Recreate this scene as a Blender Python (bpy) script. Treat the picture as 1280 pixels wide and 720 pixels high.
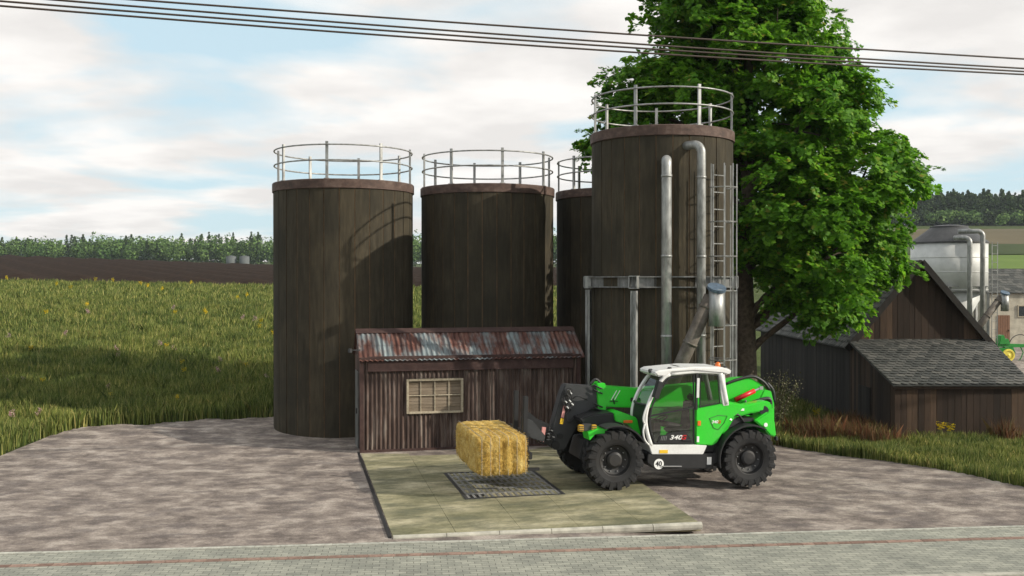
import bpy, bmesh, math, random
import numpy as np
from mathutils import Vector, Matrix
random.seed(7); rng = np.random.default_rng(7)
R = math.radians
scene = bpy.context.scene
for o in list(bpy.data.objects): bpy.data.objects.remove(o)

# ---------------------------------------------------------------- camera, sky, sun, exposure
F = 1250.0; CAMZ = 4.4; PITCH = math.atan(10 / F)
cam = bpy.data.objects.new('camera', bpy.data.cameras.new('camera')); scene.collection.objects.link(cam)
cam.location = (0, 0, CAMZ); cam.rotation_euler = (math.pi / 2 - PITCH, 0, 0)
cam.data.sensor_width = 36; cam.data.lens = 36 * F / 1280; cam.data.clip_end = 6000; cam.data.clip_start = 0.1
scene.camera = cam

SUN_A, SUN_E = 16.5, 25.5           # degrees towards the camera from +X, elevation
sd = Vector((math.cos(R(SUN_A)) * math.cos(R(SUN_E)), -math.sin(R(SUN_A)) * math.cos(R(SUN_E)), math.sin(R(SUN_E))))
sun = bpy.data.objects.new('sun', bpy.data.lights.new('sun', 'SUN')); scene.collection.objects.link(sun)
sun.data.energy = 3.7; sun.data.angle = R(0.5); sun.data.color = (1.0, 0.93, 0.80)
sun.rotation_euler = sd.to_track_quat('Z', 'Y').to_euler(); sun.location = (20, -10, 30)

world = bpy.data.worlds.new('World'); scene.world = world; world.use_nodes = True
SKY_X, SKY_Y = 5.5, -3.1
def build_world():
    nt = world.node_tree; N = nt.nodes; L = nt.links; N.clear()
    out = N.new('ShaderNodeOutputWorld'); bg = N.new('ShaderNodeBackground'); bg.inputs['Strength'].default_value = 0.10
    sky = N.new('ShaderNodeTexSky'); sky.sky_type = 'NISHITA'; sky.sun_disc = False
    sky.sun_elevation = R(SUN_E); sky.sun_rotation = R(90 + SUN_A); sky.dust_density = 1.2; sky.air_density = 1.0; sky.ozone_density = 1.6
    tc = N.new('ShaderNodeTexCoord'); sep = N.new('ShaderNodeSeparateXYZ'); L.new(tc.outputs['Generated'], sep.inputs[0])
    # cloud layer: the view direction is projected on a flat layer overhead
    mx = N.new('ShaderNodeMath'); mx.operation = 'MAXIMUM'; mx.inputs[1].default_value = 0.0; L.new(sep.outputs[2], mx.inputs[0])
    ad = N.new('ShaderNodeMath'); ad.operation = 'ADD'; ad.inputs[1].default_value = 0.11; L.new(mx.outputs[0], ad.inputs[0])
    dv = N.new('ShaderNodeVectorMath'); dv.operation = 'DIVIDE'
    cz = N.new('ShaderNodeCombineXYZ'); [L.new(ad.outputs[0], cz.inputs[i]) for i in range(3)]
    L.new(tc.outputs['Generated'], dv.inputs[0]); L.new(cz.outputs[0], dv.inputs[1])
    mp = N.new('ShaderNodeMapping'); mp.inputs['Scale'].default_value = (0.95, 0.95, 0.0); mp.inputs['Location'].default_value = (SKY_X, SKY_Y, 0.0); L.new(dv.outputs[0], mp.inputs[0])
    n1 = N.new('ShaderNodeTexNoise'); n1.inputs['Scale'].default_value = 1.0; n1.inputs['Detail'].default_value = 7; n1.inputs['Roughness'].default_value = 0.5; n1.inputs['Distortion'].default_value = 0.25
    L.new(mp.outputs[0], n1.inputs['Vector'])
    r1 = N.new('ShaderNodeValToRGB'); r1.color_ramp.elements[0].position = 0.39; r1.color_ramp.elements[1].position = 0.54
    L.new(n1.outputs[0], r1.inputs[0])
    n2 = N.new('ShaderNodeTexNoise'); n2.inputs['Scale'].default_value = 1.9; n2.inputs['Detail'].default_value = 5; L.new(mp.outputs[0], n2.inputs['Vector'])
    r2 = N.new('ShaderNodeValToRGB'); r2.color_ramp.elements[0].position = 0.38; r2.color_ramp.elements[1].position = 0.6
    r2.color_ramp.elements[0].color = (8.3, 8.05, 7.75, 1); r2.color_ramp.elements[1].color = (6.7, 6.5, 6.3, 1)
    L.new(n2.outputs[0], r2.inputs[0])
    # thin veil everywhere, so that the gaps are pale blue
    veil = N.new('ShaderNodeMix'); veil.data_type = 'RGBA'; veil.inputs[0].default_value = 0.8
    L.new(sky.outputs[0], veil.inputs[6]); veil.inputs[7].default_value = (5.3, 6.9, 7.6, 1)
    mix = N.new('ShaderNodeMix'); mix.data_type = 'RGBA'
    L.new(r1.outputs[0], mix.inputs[0]); L.new(veil.outputs[2], mix.inputs[6]); L.new(r2.outputs[0], mix.inputs[7])
    L.new(mix.outputs[2], bg.inputs[0]); L.new(bg.outputs[0], out.inputs[0])
build_world()
scene.view_settings.view_transform = 'Standard'; scene.view_settings.look = 'None'
scene.view_settings.exposure = 0.35; scene.view_settings.gamma = 1; scene.view_settings.use_curve_mapping = False
scene.cycles.use_denoising = True
scene.cycles.max_bounces = 6; scene.cycles.transparent_max_bounces = 12; scene.cycles.volume_bounces = 0
scene.cycles.sample_clamp_indirect = 6

# ---------------------------------------------------------------- picture to place
CAM = Vector((0, 0, CAMZ))
def ray(x, y):
    dx = (x - 640) / F; dy = (360 - y) / F
    return Vector((dx, dy * math.sin(PITCH) + math.cos(PITCH), dy * math.cos(PITCH) - math.sin(PITCH)))
def at(x, y, Y):
    d = ray(x, y); return CAM + d * (Y / d.y)
def gnd(x, y, z=0.0):
    d = ray(x, y); return CAM + d * ((z - CAMZ) / d.z)

# ---------------------------------------------------------------- materials
MATS = {}
def new_mat(name):
    m = bpy.data.materials.new(name); m.use_nodes = True
    nt = m.node_tree; return m, nt.nodes, nt.links, nt.nodes['Principled BSDF']
def ramp(N, L, src, stops):
    r = N.new('ShaderNodeValToRGB'); e = r.color_ramp.elements
    e[0].position = stops[0][0]; e[0].color = (*stops[0][1], 1); e[1].position = stops[-1][0]; e[1].color = (*stops[-1][1], 1)
    for p, c in stops[1:-1]:
        q = e.new(p); q.color = (*c, 1)
    L.new(src, r.inputs[0]); return r.outputs[0]
def coords(N, L, kind='Object', scale=(1, 1, 1), rot=(0, 0, 0), loc=(0, 0, 0)):
    if kind == 'World':
        g = N.new('ShaderNodeNewGeometry'); s = g.outputs['Position']
    else:
        t = N.new('ShaderNodeTexCoord'); s = t.outputs[kind]
    mp = N.new('ShaderNodeMapping'); mp.inputs['Scale'].default_value = scale; mp.inputs['Rotation'].default_value = rot; mp.inputs['Location'].default_value = loc
    L.new(s, mp.inputs[0]); return mp.outputs[0]
def noise(N, L, vec, scale, detail=5, rough=0.55, dist=0.0):
    n = N.new('ShaderNodeTexNoise'); n.inputs['Scale'].default_value = scale; n.inputs['Detail'].default_value = detail
    n.inputs['Roughness'].default_value = rough; n.inputs['Distortion'].default_value = dist; L.new(vec, n.inputs['Vector']); return n.outputs[0]
def mixc(N, L, f, a, b, blend='MIX'):
    m = N.new('ShaderNodeMix'); m.data_type = 'RGBA'; m.blend_type = blend
    if isinstance(f, (int, float)): m.inputs[0].default_value = f
    else: L.new(f, m.inputs[0])
    for i, v in ((6, a), (7, b)):
        if isinstance(v, tuple): m.inputs[i].default_value = (*v, 1)
        else: L.new(v, m.inputs[i])
    return m.outputs[2]
def bump(N, L, b, h, strength=0.3, dist=0.02):
    n = N.new('ShaderNodeBump'); n.inputs['Strength'].default_value = strength; n.inputs['Distance'].default_value = dist
    L.new(h, n.inputs['Height']); L.new(n.outputs[0], b.inputs['Normal'])
def plain(name, c, rough=0.5, metal=0.0, vary=0.15, scale=6, coat=0.0, bmp=0.0, spec=0.5):
    m, N, L, b = new_mat(name); v = coords(N, L)
    n = noise(N, L, v, scale, 6, 0.6)
    lo = tuple(x * (1 - vary) for x in c); hi = tuple(min(1, x * (1 + vary)) for x in c)
    L.new(ramp(N, L, n, [(0.3, lo), (0.7, hi)]), b.inputs['Base Color'])
    b.inputs['Roughness'].default_value = rough; b.inputs['Metallic'].default_value = metal; b.inputs['Coat Weight'].default_value = coat
    b.inputs['Specular IOR Level'].default_value = spec
    if bmp: bump(N, L, b, n, bmp, 0.01)
    MATS[name] = m; return m
def dusty(name, c, rough, dirt=(0.12, 0.10, 0.08), amount=0.35, metal=0.0, coat=0.0):
    m, N, L, b = new_mat(name); v = coords(N, L, 'World')
    n = noise(N, L, v, 2.6, 8, 0.7); n2 = noise(N, L, v, 26, 5, 0.6)
    f = ramp(N, L, n, [(0.45, (0, 0, 0)), (0.8, (amount,) * 3)])
    c2 = ramp(N, L, n2, [(0.3, tuple(x * 0.9 for x in c)), (0.7, c)])
    L.new(mixc(N, L, f, c2, dirt), b.inputs['Base Color'])
    L.new(ramp(N, L, n, [(0.4, (rough,) * 3), (0.7, (min(1, rough + 0.3),) * 3)]), b.inputs['Roughness'])
    b.inputs['Metallic'].default_value = metal; b.inputs['Coat Weight'].default_value = coat; MATS[name] = m; return m

plain('black', (0.014, 0.014, 0.015), 0.5, vary=0.3); plain('dark_grey', (0.035, 0.036, 0.038), 0.5, vary=0.2)
plain('grey', (0.2, 0.2, 0.2), 0.5); plain('silver', (0.5, 0.5, 0.5), 0.35, 0.8)
dusty('green', (0.028, 0.60, 0.024), 0.28, amount=0.14, coat=0.4); dusty('white', (0.78, 0.78, 0.76), 0.35, amount=0.25, coat=0.2)
dusty('tyre', (0.010, 0.010, 0.011), 0.75, dirt=(0.07, 0.06, 0.05), amount=0.3)
dusty('rim', (0.009, 0.009, 0.010), 0.5, amount=0.3)
plain('red', (0.6, 0.012, 0.015), 0.35, vary=0.1); plain('lamp_amber', (0.50, 0.30, 0.03), 0.4); plain('yellow', (0.8, 0.5, 0.02), 0.5, vary=0.15); plain('orange', (0.75, 0.16, 0.02), 0.3)
plain('pink', (0.6, 0.27, 0.25), 0.5); plain('label_white', (0.8, 0.8, 0.78), 0.5, vary=0.02); plain('seat_fabric', (0.03, 0.03, 0.032), 0.9)
def galvanised(name='galvanised', k=1.0):
    m, N, L, b = new_mat(name); v = coords(N, L, 'World', (1, 1, 0.35)); n = noise(N, L, v, 7, 7, 0.65); n2 = noise(N, L, v, 40, 3)
    c = ramp(N, L, n, [(0.3, (0.16 * k, 0.16 * k, 0.15 * k)), (0.55, (0.36 * k, 0.36 * k, 0.35 * k)), (0.75, (0.52 * k, 0.52 * k, 0.5 * k))])
    L.new(c, b.inputs['Base Color']); b.inputs['Metallic'].default_value = 0.45
    L.new(ramp(N, L, n2, [(0.3, (0.35,) * 3), (0.7, (0.6,) * 3)]), b.inputs['Roughness']); MATS[name] = m
galvanised(); galvanised('galvanised_dull', 0.62)
plain('lid', (0.10, 0.14, 0.19), 0.55, 0.3, vary=0.35, scale=14)

def m_silo():
    m, N, L, b = new_mat('silo_wood')
    v = coords(N, L, 'Object', (1, 1, 0.12)); fine = noise(N, L, v, 12, 8, 0.7)
    blot = noise(N, L, coords(N, L, 'Object', (1, 1, 0.8)), 0.9, 6, 0.6)
    g = N.new('ShaderNodeNewGeometry')
    isl = ramp(N, L, g.outputs['Random Per Island'], [(0.0, (0.86, 0.86, 0.88)), (1.0, (1.14, 1.1, 1.04))])
    c = ramp(N, L, fine, [(0.25, (0.022, 0.018, 0.011)), (0.5, (0.052, 0.043, 0.028)), (0.75, (0.085, 0.071, 0.046))])
    c = mixc(N, L, ramp(N, L, blot, [(0.42, (0, 0, 0)), (0.62, (0.65,) * 3)]), c, (0.024, 0.022, 0.015))
    c = mixc(N, L, 1.0, c, isl, 'MULTIPLY')
    L.new(c, b.inputs['Base Color']); b.inputs['Roughness'].default_value = 0.85; b.inputs['Specular IOR Level'].default_value = 0.25
    bump(N, L, b, fine, 0.5, 0.015); MATS['silo_wood'] = m
m_silo()
def m_rust(name, a, bcol, c2, sc=(1, 1, 0.25), s=5, metal=0.1, paint=None, pa=(0.45, 0.6), streak=None):
    m, N, L, b = new_mat(name); v = coords(N, L, 'Object', sc); n = noise(N, L, v, s, 8, 0.7)
    c = ramp(N, L, n, [(0.28, a), (0.5, bcol), (0.72, c2)])
    if paint:
        n2 = noise(N, L, coords(N, L, 'Object', sc, loc=(4, 2, 7)), s * 0.35, 6, 0.65)
        c = mixc(N, L, ramp(N, L, n2, [(pa[0], (0, 0, 0)), (pa[1], (1, 1, 1))]), c, paint)
    if streak:
        n3 = noise(N, L, coords(N, L, 'Object', streak, loc=(1, 5, 3)), 1.0, 4, 0.6)
        c = mixc(N, L, 1.0, c, ramp(N, L, n3, [(0.35, (0.45, 0.4, 0.4)), (0.65, (1.35, 1.3, 1.25))]), 'MULTIPLY')
    L.new(c, b.inputs['Base Color']); b.inputs['Roughness'].default_value = 0.75; b.inputs['Metallic'].default_value = metal
    bump(N, L, b, n, 0.3, 0.01); MATS[name] = m
m_rust('rust_rim', (0.035, 0.022, 0.018), (0.085, 0.05, 0.038), (0.15, 0.105, 0.085), (1, 1, 1.5), 4)
m_rust('rust_wall', (0.022, 0.013, 0.010), (0.085, 0.055, 0.045), (0.24, 0.21, 0.185), (1, 1, 0.16), 5.5, streak=(17.86, 3, 0.5))
m_rust('rust_trim', (0.025, 0.012, 0.010), (0.05, 0.023, 0.019), (0.085, 0.05, 0.042), (1, 1, 1), 5)
m_rust('rust_roof', (0.04, 0.015, 0.011), (0.115, 0.046, 0.034), (0.19, 0.12, 0.095), (1.0, 0.35, 0.35), 6, paint=(0.19, 0.235, 0.25), pa=(0.46, 0.60), streak=(14, 0.8, 0.8))
def m_concrete():
    m, N, L, b = new_mat('mossy_concrete')
    v = coords(N, L, 'Object', (0.6, 1, 1)); n = noise(N, L, v, 0.9, 9, 0.68); f = noise(N, L, v, 22, 6, 0.7); g = noise(N, L, coords(N, L, 'Object', (0.45, 1.1, 1), loc=(3, 1, 0)), 2.0, 9, 0.72)
    c = ramp(N, L, n, [(0.36, (0.115, 0.112, 0.055)), (0.5, (0.265, 0.24, 0.14)), (0.64, (0.42, 0.375, 0.25))])
    c = mixc(N, L, ramp(N, L, g, [(0.46, (0, 0, 0)), (0.62, (0.85,) * 3)]), c, (0.10, 0.102, 0.06))
    c = mixc(N, L, 1.0, c, ramp(N, L, f, [(0.3, (0.75,) * 3), (0.7, (1.2,) * 3)]), 'MULTIPLY')
    L.new(c, b.inputs['Base Color']); b.inputs['Roughness'].default_value = 0.9; bump(N, L, b, f, 0.4, 0.01); MATS['mossy_concrete'] = m
m_concrete()
plain('kerb', (0.40, 0.38, 0.32), 0.9, vary=0.3, scale=5, bmp=0.3)
def m_yard():
    m, N, L, b = new_mat('dirt')
    v = coords(N, L, 'World', (0.72, 0.92, 1)); n = noise(N, L, v, 2.0, 9, 0.68, 0.2)
    w = coords(N, L, 'World', (0.85, 1.2, 1), loc=(7, 3, 0)); n2 = noise(N, L, w, 1.3, 8, 0.7, 0.1); f = noise(N, L, coords(N, L, 'World', (0.8, 1, 1)), 26, 6, 0.7); p = noise(N, L, coords(N, L, 'World'), 90, 2, 0.6)
    c = ramp(N, L, n, [(0.38, (0.13, 0.107, 0.096)), (0.5, (0.245, 0.204, 0.176)), (0.62, (0.40, 0.345, 0.30))])
    c = mixc(N, L, ramp(N, L, n2, [(0.5, (0, 0, 0)), (0.62, (0.7,) * 3)]), c, (0.125, 0.105, 0.10))
    c = mixc(N, L, 1.0, c, ramp(N, L, f, [(0.3, (0.72,) * 3), (0.7, (1.25,) * 3)]), 'MULTIPLY')
    c = mixc(N, L, ramp(N, L, p, [(0.62, (0, 0, 0)), (0.72, (0.6,) * 3)]), c, (0.34, 0.31, 0.28))
    L.new(c, b.inputs['Base Color']); b.inputs['Roughness'].default_value = 0.95; b.inputs['Specular IOR Level'].default_value = 0.2; bump(N, L, b, f, 0.7, 0.03); MATS['dirt'] = m
m_yard()
def m_paving():
    m, N, L, b = new_mat('paving'); v = coords(N, L, 'Object')
    br = N.new('ShaderNodeTexBrick'); br.inputs['Scale'].default_value = 1.0; br.inputs['Brick Width'].default_value = 0.21; br.inputs['Row Height'].default_value = 0.105
    br.inputs['Mortar Size'].default_value = 0.006; br.inputs['Mortar Smooth'].default_value = 0.4; br.inputs['Bias'].default_value = 0.0
    br.inputs['Color1'].default_value = (0.23, 0.235, 0.205, 1); br.inputs['Color2'].default_value = (0.33, 0.33, 0.285, 1); br.inputs['Mortar'].default_value = (0.09, 0.088, 0.075, 1)
    L.new(v, br.inputs['Vector']); n = noise(N, L, v, 1.3, 8, 0.65); f = noise(N, L, v, 40, 3)
    c = mixc(N, L, 1.0, br.outputs[0], ramp(N, L, n, [(0.3, (0.72, 0.72, 0.70)), (0.7, (1.2, 1.18, 1.12))]), 'MULTIPLY')
    c = mixc(N, L, 1.0, c, ramp(N, L, f, [(0.3, (0.85,) * 3), (0.7, (1.1,) * 3)]), 'MULTIPLY')
    L.new(c, b.inputs['Base Color']); b.inputs['Roughness'].default_value = 0.85
    inv = N.new('ShaderNodeMath'); inv.operation = 'SUBTRACT'; inv.inputs[0].default_value = 1; L.new(br.outputs['Fac'], inv.inputs[1]); bump(N, L, b, inv.outputs[0], 0.6, 0.01); MATS['paving'] = m
m_paving()
def m_isl(name, c1, c2, rough=0.85, stretch=(1, 1, 0.1), s=10, bmp=0.4, cm=None):
    m, N, L, b = new_mat(name); g = N.new('ShaderNodeNewGeometry'); v = coords(N, L, 'Object', stretch); n = noise(N, L, v, s, 7, 0.7)
    st = [(0, c1), (1, c2)] if cm is None else [(0, c1), (0.5, cm), (1, c2)]
    c = ramp(N, L, g.outputs['Random Per Island'], st)
    c = mixc(N, L, 1.0, c, ramp(N, L, n, [(0.3, (0.6,) * 3), (0.7, (1.3,) * 3)]), 'MULTIPLY')
    L.new(c, b.inputs['Base Color']); b.inputs['Roughness'].default_value = rough; b.inputs['Specular IOR Level'].default_value = 0.3
    if bmp: bump(N, L, b, n, bmp, 0.012)
    MATS[name] = m
m_isl('red_paver', (0.18, 0.11, 0.085), (0.30, 0.20, 0.155), stretch=(1, 1, 1), s=12, bmp=0.2)
m_isl('grey_paver', (0.36, 0.36, 0.31), (0.46, 0.45, 0.39), stretch=(1, 1, 1), s=12, bmp=0.2)
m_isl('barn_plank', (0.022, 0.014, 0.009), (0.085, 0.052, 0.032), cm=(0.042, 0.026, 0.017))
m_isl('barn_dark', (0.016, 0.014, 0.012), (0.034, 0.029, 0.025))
m_isl('shingle', (0.05, 0.052, 0.048), (0.125, 0.12, 0.108), cm=(0.078, 0.079, 0.073), stretch=(1, 1, 1), s=6, bmp=0.3)
m_isl('frame_wood', (0.34, 0.29, 0.21), (0.42, 0.36, 0.27), stretch=(1, 1, 1), s=14, bmp=0.2)
m_isl('pane_board', (0.15, 0.115, 0.08), (0.24, 0.19, 0.14), stretch=(0.2, 1, 3), s=12, bmp=0.2)
plain('plaster', (0.42, 0.38, 0.30), 0.9, vary=0.3, scale=1.5); plain('old_tiles', (0.10, 0.09, 0.08), 0.9, vary=0.3, scale=3)
plain('door_brown', (0.18, 0.09, 0.05), 0.8); plain('dark_glass', (0.03, 0.035, 0.04), 0.15)
plain('white_silo', (0.55, 0.55, 0.53), 0.5, vary=0.12, scale=2.5); plain('far_tank_grey', (0.10, 0.11, 0.11), 0.8); plain('seam', (0.17, 0.10, 0.05), 0.85, vary=0.5, scale=3); m_rust('auger_metal', (0.06, 0.05, 0.042), (0.13, 0.11, 0.09), (0.22, 0.2, 0.18), (1, 1, 1), 4, metal=0.3); plain('silo_cap', (0.05, 0.05, 0.052), 0.6, vary=0.3, scale=3)
plain('bark', (0.085, 0.065, 0.045), 0.95, vary=0.5, scale=9, bmp=0.8); plain('wire', (0.05, 0.032, 0.022), 0.6, vary=0.2)
plain('machine_green', (0.02, 0.22, 0.03), 0.4); plain('machine_yellow', (0.75, 0.62, 0.08), 0.5)

def foliage_mat(name, stops, trans=0.35, rough=0.55, spec=0.3, NS=0.5):
    m, N, L, b = new_mat(name); g = N.new('ShaderNodeNewGeometry')
    c = ramp(N, L, g.outputs['Random Per Island'], stops)
    n = noise(N, L, coords(N, L, 'World'), NS, 4, 0.6)
    c = mixc(N, L, 1.0, c, ramp(N, L, n, [(0.35, (0.68, 0.76, 0.66)), (0.65, (1.28, 1.18, 1.0))]), 'MULTIPLY')
    L.new(c, b.inputs['Base Color']); b.inputs['Roughness'].default_value = rough; b.inputs['Specular IOR Level'].default_value = spec
    t = N.new('ShaderNodeBsdfTranslucent'); L.new(c, t.inputs[0]); mx = N.new('ShaderNodeMixShader'); mx.inputs[0].default_value = trans
    L.new(b.outputs[0], mx.inputs[1]); L.new(t.outputs[0], mx.inputs[2]); L.new(mx.outputs[0], N['Material Output'].inputs[0]); MATS[name] = m
foliage_mat('leaf', [(0, (0.06, 0.17, 0.014)), (0.5, (0.13, 0.33, 0.022)), (0.94, (0.22, 0.45, 0.04)), (1, (0.3, 0.28, 0.05))], 0.55)
foliage_mat('grass', [(0, (0.055, 0.09, 0.022)), (0.45, (0.135, 0.175, 0.042)), (0.82, (0.235, 0.265, 0.08)), (1, (0.42, 0.38, 0.16))], 0.3, 0.7)
foliage_mat('far_green', [(0, (0.03, 0.06, 0.022)), (0.5, (0.10, 0.18, 0.06)), (1, (0.22, 0.34, 0.12))], 0.3, 0.9, 0.1, 0.09)
foliage_mat('far_conifer', [(0, (0.018, 0.034, 0.016)), (1, (0.065, 0.105, 0.04))], 0.1, 0.9, 0.1)
foliage_mat('dry_weed', [(0, (0.06, 0.03, 0.018)), (0.5, (0.17, 0.075, 0.04)), (1, (0.15, 0.14, 0.06))], 0.25, 0.8)
foliage_mat('shrub_leaf', [(0, (0.05, 0.06, 0.025)), (0.7, (0.10, 0.11, 0.05)), (1, (0.4, 0.38, 0.3))], 0.25, 0.8)
foliage_mat('petal_yellow', [(0, (0.55, 0.38, 0.01)), (1, (0.75, 0.6, 0.03))], 0.3); foliage_mat('petal_pink', [(0, (0.40, 0.18, 0.26)), (1, (0.62, 0.48, 0.55))], 0.3)
foliage_mat('stem_green', [(0, (0.05, 0.09, 0.02)), (1, (0.09, 0.13, 0.03))], 0.2)

def m_ground():
    m, N, L, b = new_mat('ground_soil'); v = coords(N, L, 'World')
    n = noise(N, L, v, 0.5, 8, 0.65); f = noise(N, L, v, 7, 6, 0.7); far = noise(N, L, coords(N, L, 'World', (0.004, 0.011, 0)), 1.0, 3, 0.5)
    c = ramp(N, L, n, [(0.3, (0.035, 0.05, 0.015)), (0.7, (0.08, 0.10, 0.03))])
    c = mixc(N, L, 1.0, c, ramp(N, L, f, [(0.3, (0.6,) * 3), (0.7, (1.3,) * 3)]), 'MULTIPLY')
    L.new(c, b.inputs['Base Color']); b.inputs['Roughness'].default_value = 0.95; b.inputs['Specular IOR Level'].default_value = 0.1; bump(N, L, b, f, 0.6, 0.1); MATS['ground_soil'] = m
m_ground()
def m_field(name, a, bcol, s=0.3, rows=None):
    m, N, L, b = new_mat(name); v = coords(N, L, 'World', (1, 1, 1)); n = noise(N, L, v, s, 8, 0.7)
    L.new(ramp(N, L, n, [(0.3, a), (0.7, bcol)]), b.inputs['Base Color']); b.inputs['Roughness'].default_value = 0.95; b.inputs['Specular IOR Level'].default_value = 0.1; MATS[name] = m
m_field('plough', (0.012, 0.006, 0.003), (0.034, 0.018, 0.009), 1.5); m_field('crop_green', (0.09, 0.14, 0.03), (0.13, 0.19, 0.045), 0.05)
m_field('crop_dark', (0.04, 0.055, 0.02), (0.06, 0.08, 0.03), 0.05); m_field('crop_brown', (0.10, 0.085, 0.05), (0.14, 0.115, 0.07), 0.05)
def m_straw():
    m, N, L, b = new_mat('straw'); g = N.new('ShaderNodeNewGeometry')
    n = noise(N, L, coords(N, L, 'Object', (1, 1, 1)), 7, 6, 0.7); f = noise(N, L, coords(N, L, 'Object', (1, 1, 0.6)), 60, 4, 0.7, 1.5)
    c = ramp(N, L, n, [(0.3, (0.42, 0.24, 0.04)), (0.5, (0.66, 0.44, 0.10)), (0.7, (0.80, 0.62, 0.24))])
    c = mixc(N, L, 1.0, c, ramp(N, L, f, [(0.3, (0.5, 0.45, 0.4)), (0.6, (1.2, 1.2, 1.2))]), 'MULTIPLY')
    c = mixc(N, L, 1.0, c, ramp(N, L, g.outputs['Random Per Island'], [(0, (0.75,) * 3), (1, (1.2,) * 3)]), 'MULTIPLY')
    L.new(c, b.inputs['Base Color']); b.inputs['Roughness'].default_value = 0.9; bump(N, L, b, f, 0.8, 0.02); MATS['straw'] = m
m_straw()
def m_glass(name, tint, refl=0.12):
    m, N, L, b = new_mat(name); N.remove(b); t = N.new('ShaderNodeBsdfTransparent'); t.inputs[0].default_value = (*tint, 1); g = N.new('ShaderNodeBsdfGlossy'); g.inputs['Roughness'].default_value = 0.03
    lw = N.new('ShaderNodeLayerWeight'); lw.inputs[0].default_value = 0.25
    mu = N.new('ShaderNodeMath'); mu.operation = 'MULTIPLY_ADD'; mu.inputs[1].default_value = 0.7; mu.inputs[2].default_value = refl * 0.5; L.new(lw.outputs['Fresnel'], mu.inputs[0])
    mx = N.new('ShaderNodeMixShader'); L.new(mu.outputs[0], mx.inputs[0]); L.new(t.outputs[0], mx.inputs[1]); L.new(g.outputs[0], mx.inputs[2]); L.new(mx.outputs[0], N['Material Output'].inputs[0]); MATS[name] = m
m_glass('cab_glass', (0.80, 0.82, 0.80), 0.2); m_glass('rear_glass', (0.42, 0.44, 0.43), 0.3)

# ---------------------------------------------------------------- mesh helpers
def tag(o, label=None, cat=None, group=None, kind=None):
    if label: o['label'] = label
    if cat: o['category'] = cat
    if group: o['group'] = group
    if kind: o['kind'] = kind
    return o
def link(o, parent=None):
    scene.collection.objects.link(o)
    if parent: o.parent = parent
    return o
def empty(name, loc=(0, 0, 0), rot=(0, 0, 0)):
    o = bpy.data.objects.new(name, None); o.empty_display_size = 0.3; o.location = loc; o.rotation_euler = rot; return link(o)
def fast_mesh(name, V, counts, idx, mat, parent=None, smooth=False):
    """numpy mesh: V (n,3), counts per face, flat loop indices"""
    me = bpy.data.meshes.new(name); V = np.asarray(V, dtype=np.float32); counts = np.asarray(counts, dtype=np.int32); idx = np.asarray(idx, dtype=np.int32)
    me.vertices.add(len(V)); me.vertices.foreach_set('co', V.ravel()); me.loops.add(len(idx)); me.loops.foreach_set('vertex_index', idx)
    me.polygons.add(len(counts)); st = np.concatenate([[0], np.cumsum(counts)[:-1]]).astype(np.int32); me.polygons.foreach_set('loop_start', st); me.polygons.foreach_set('loop_total', counts)
    if smooth: me.polygons.foreach_set('use_smooth', np.ones(len(counts), dtype=bool))
    me.update(calc_edges=True); me.validate(); me.materials.append(MATS[mat] if isinstance(mat, str) else mat)
    return link(bpy.data.objects.new(name, me), parent)
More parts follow.
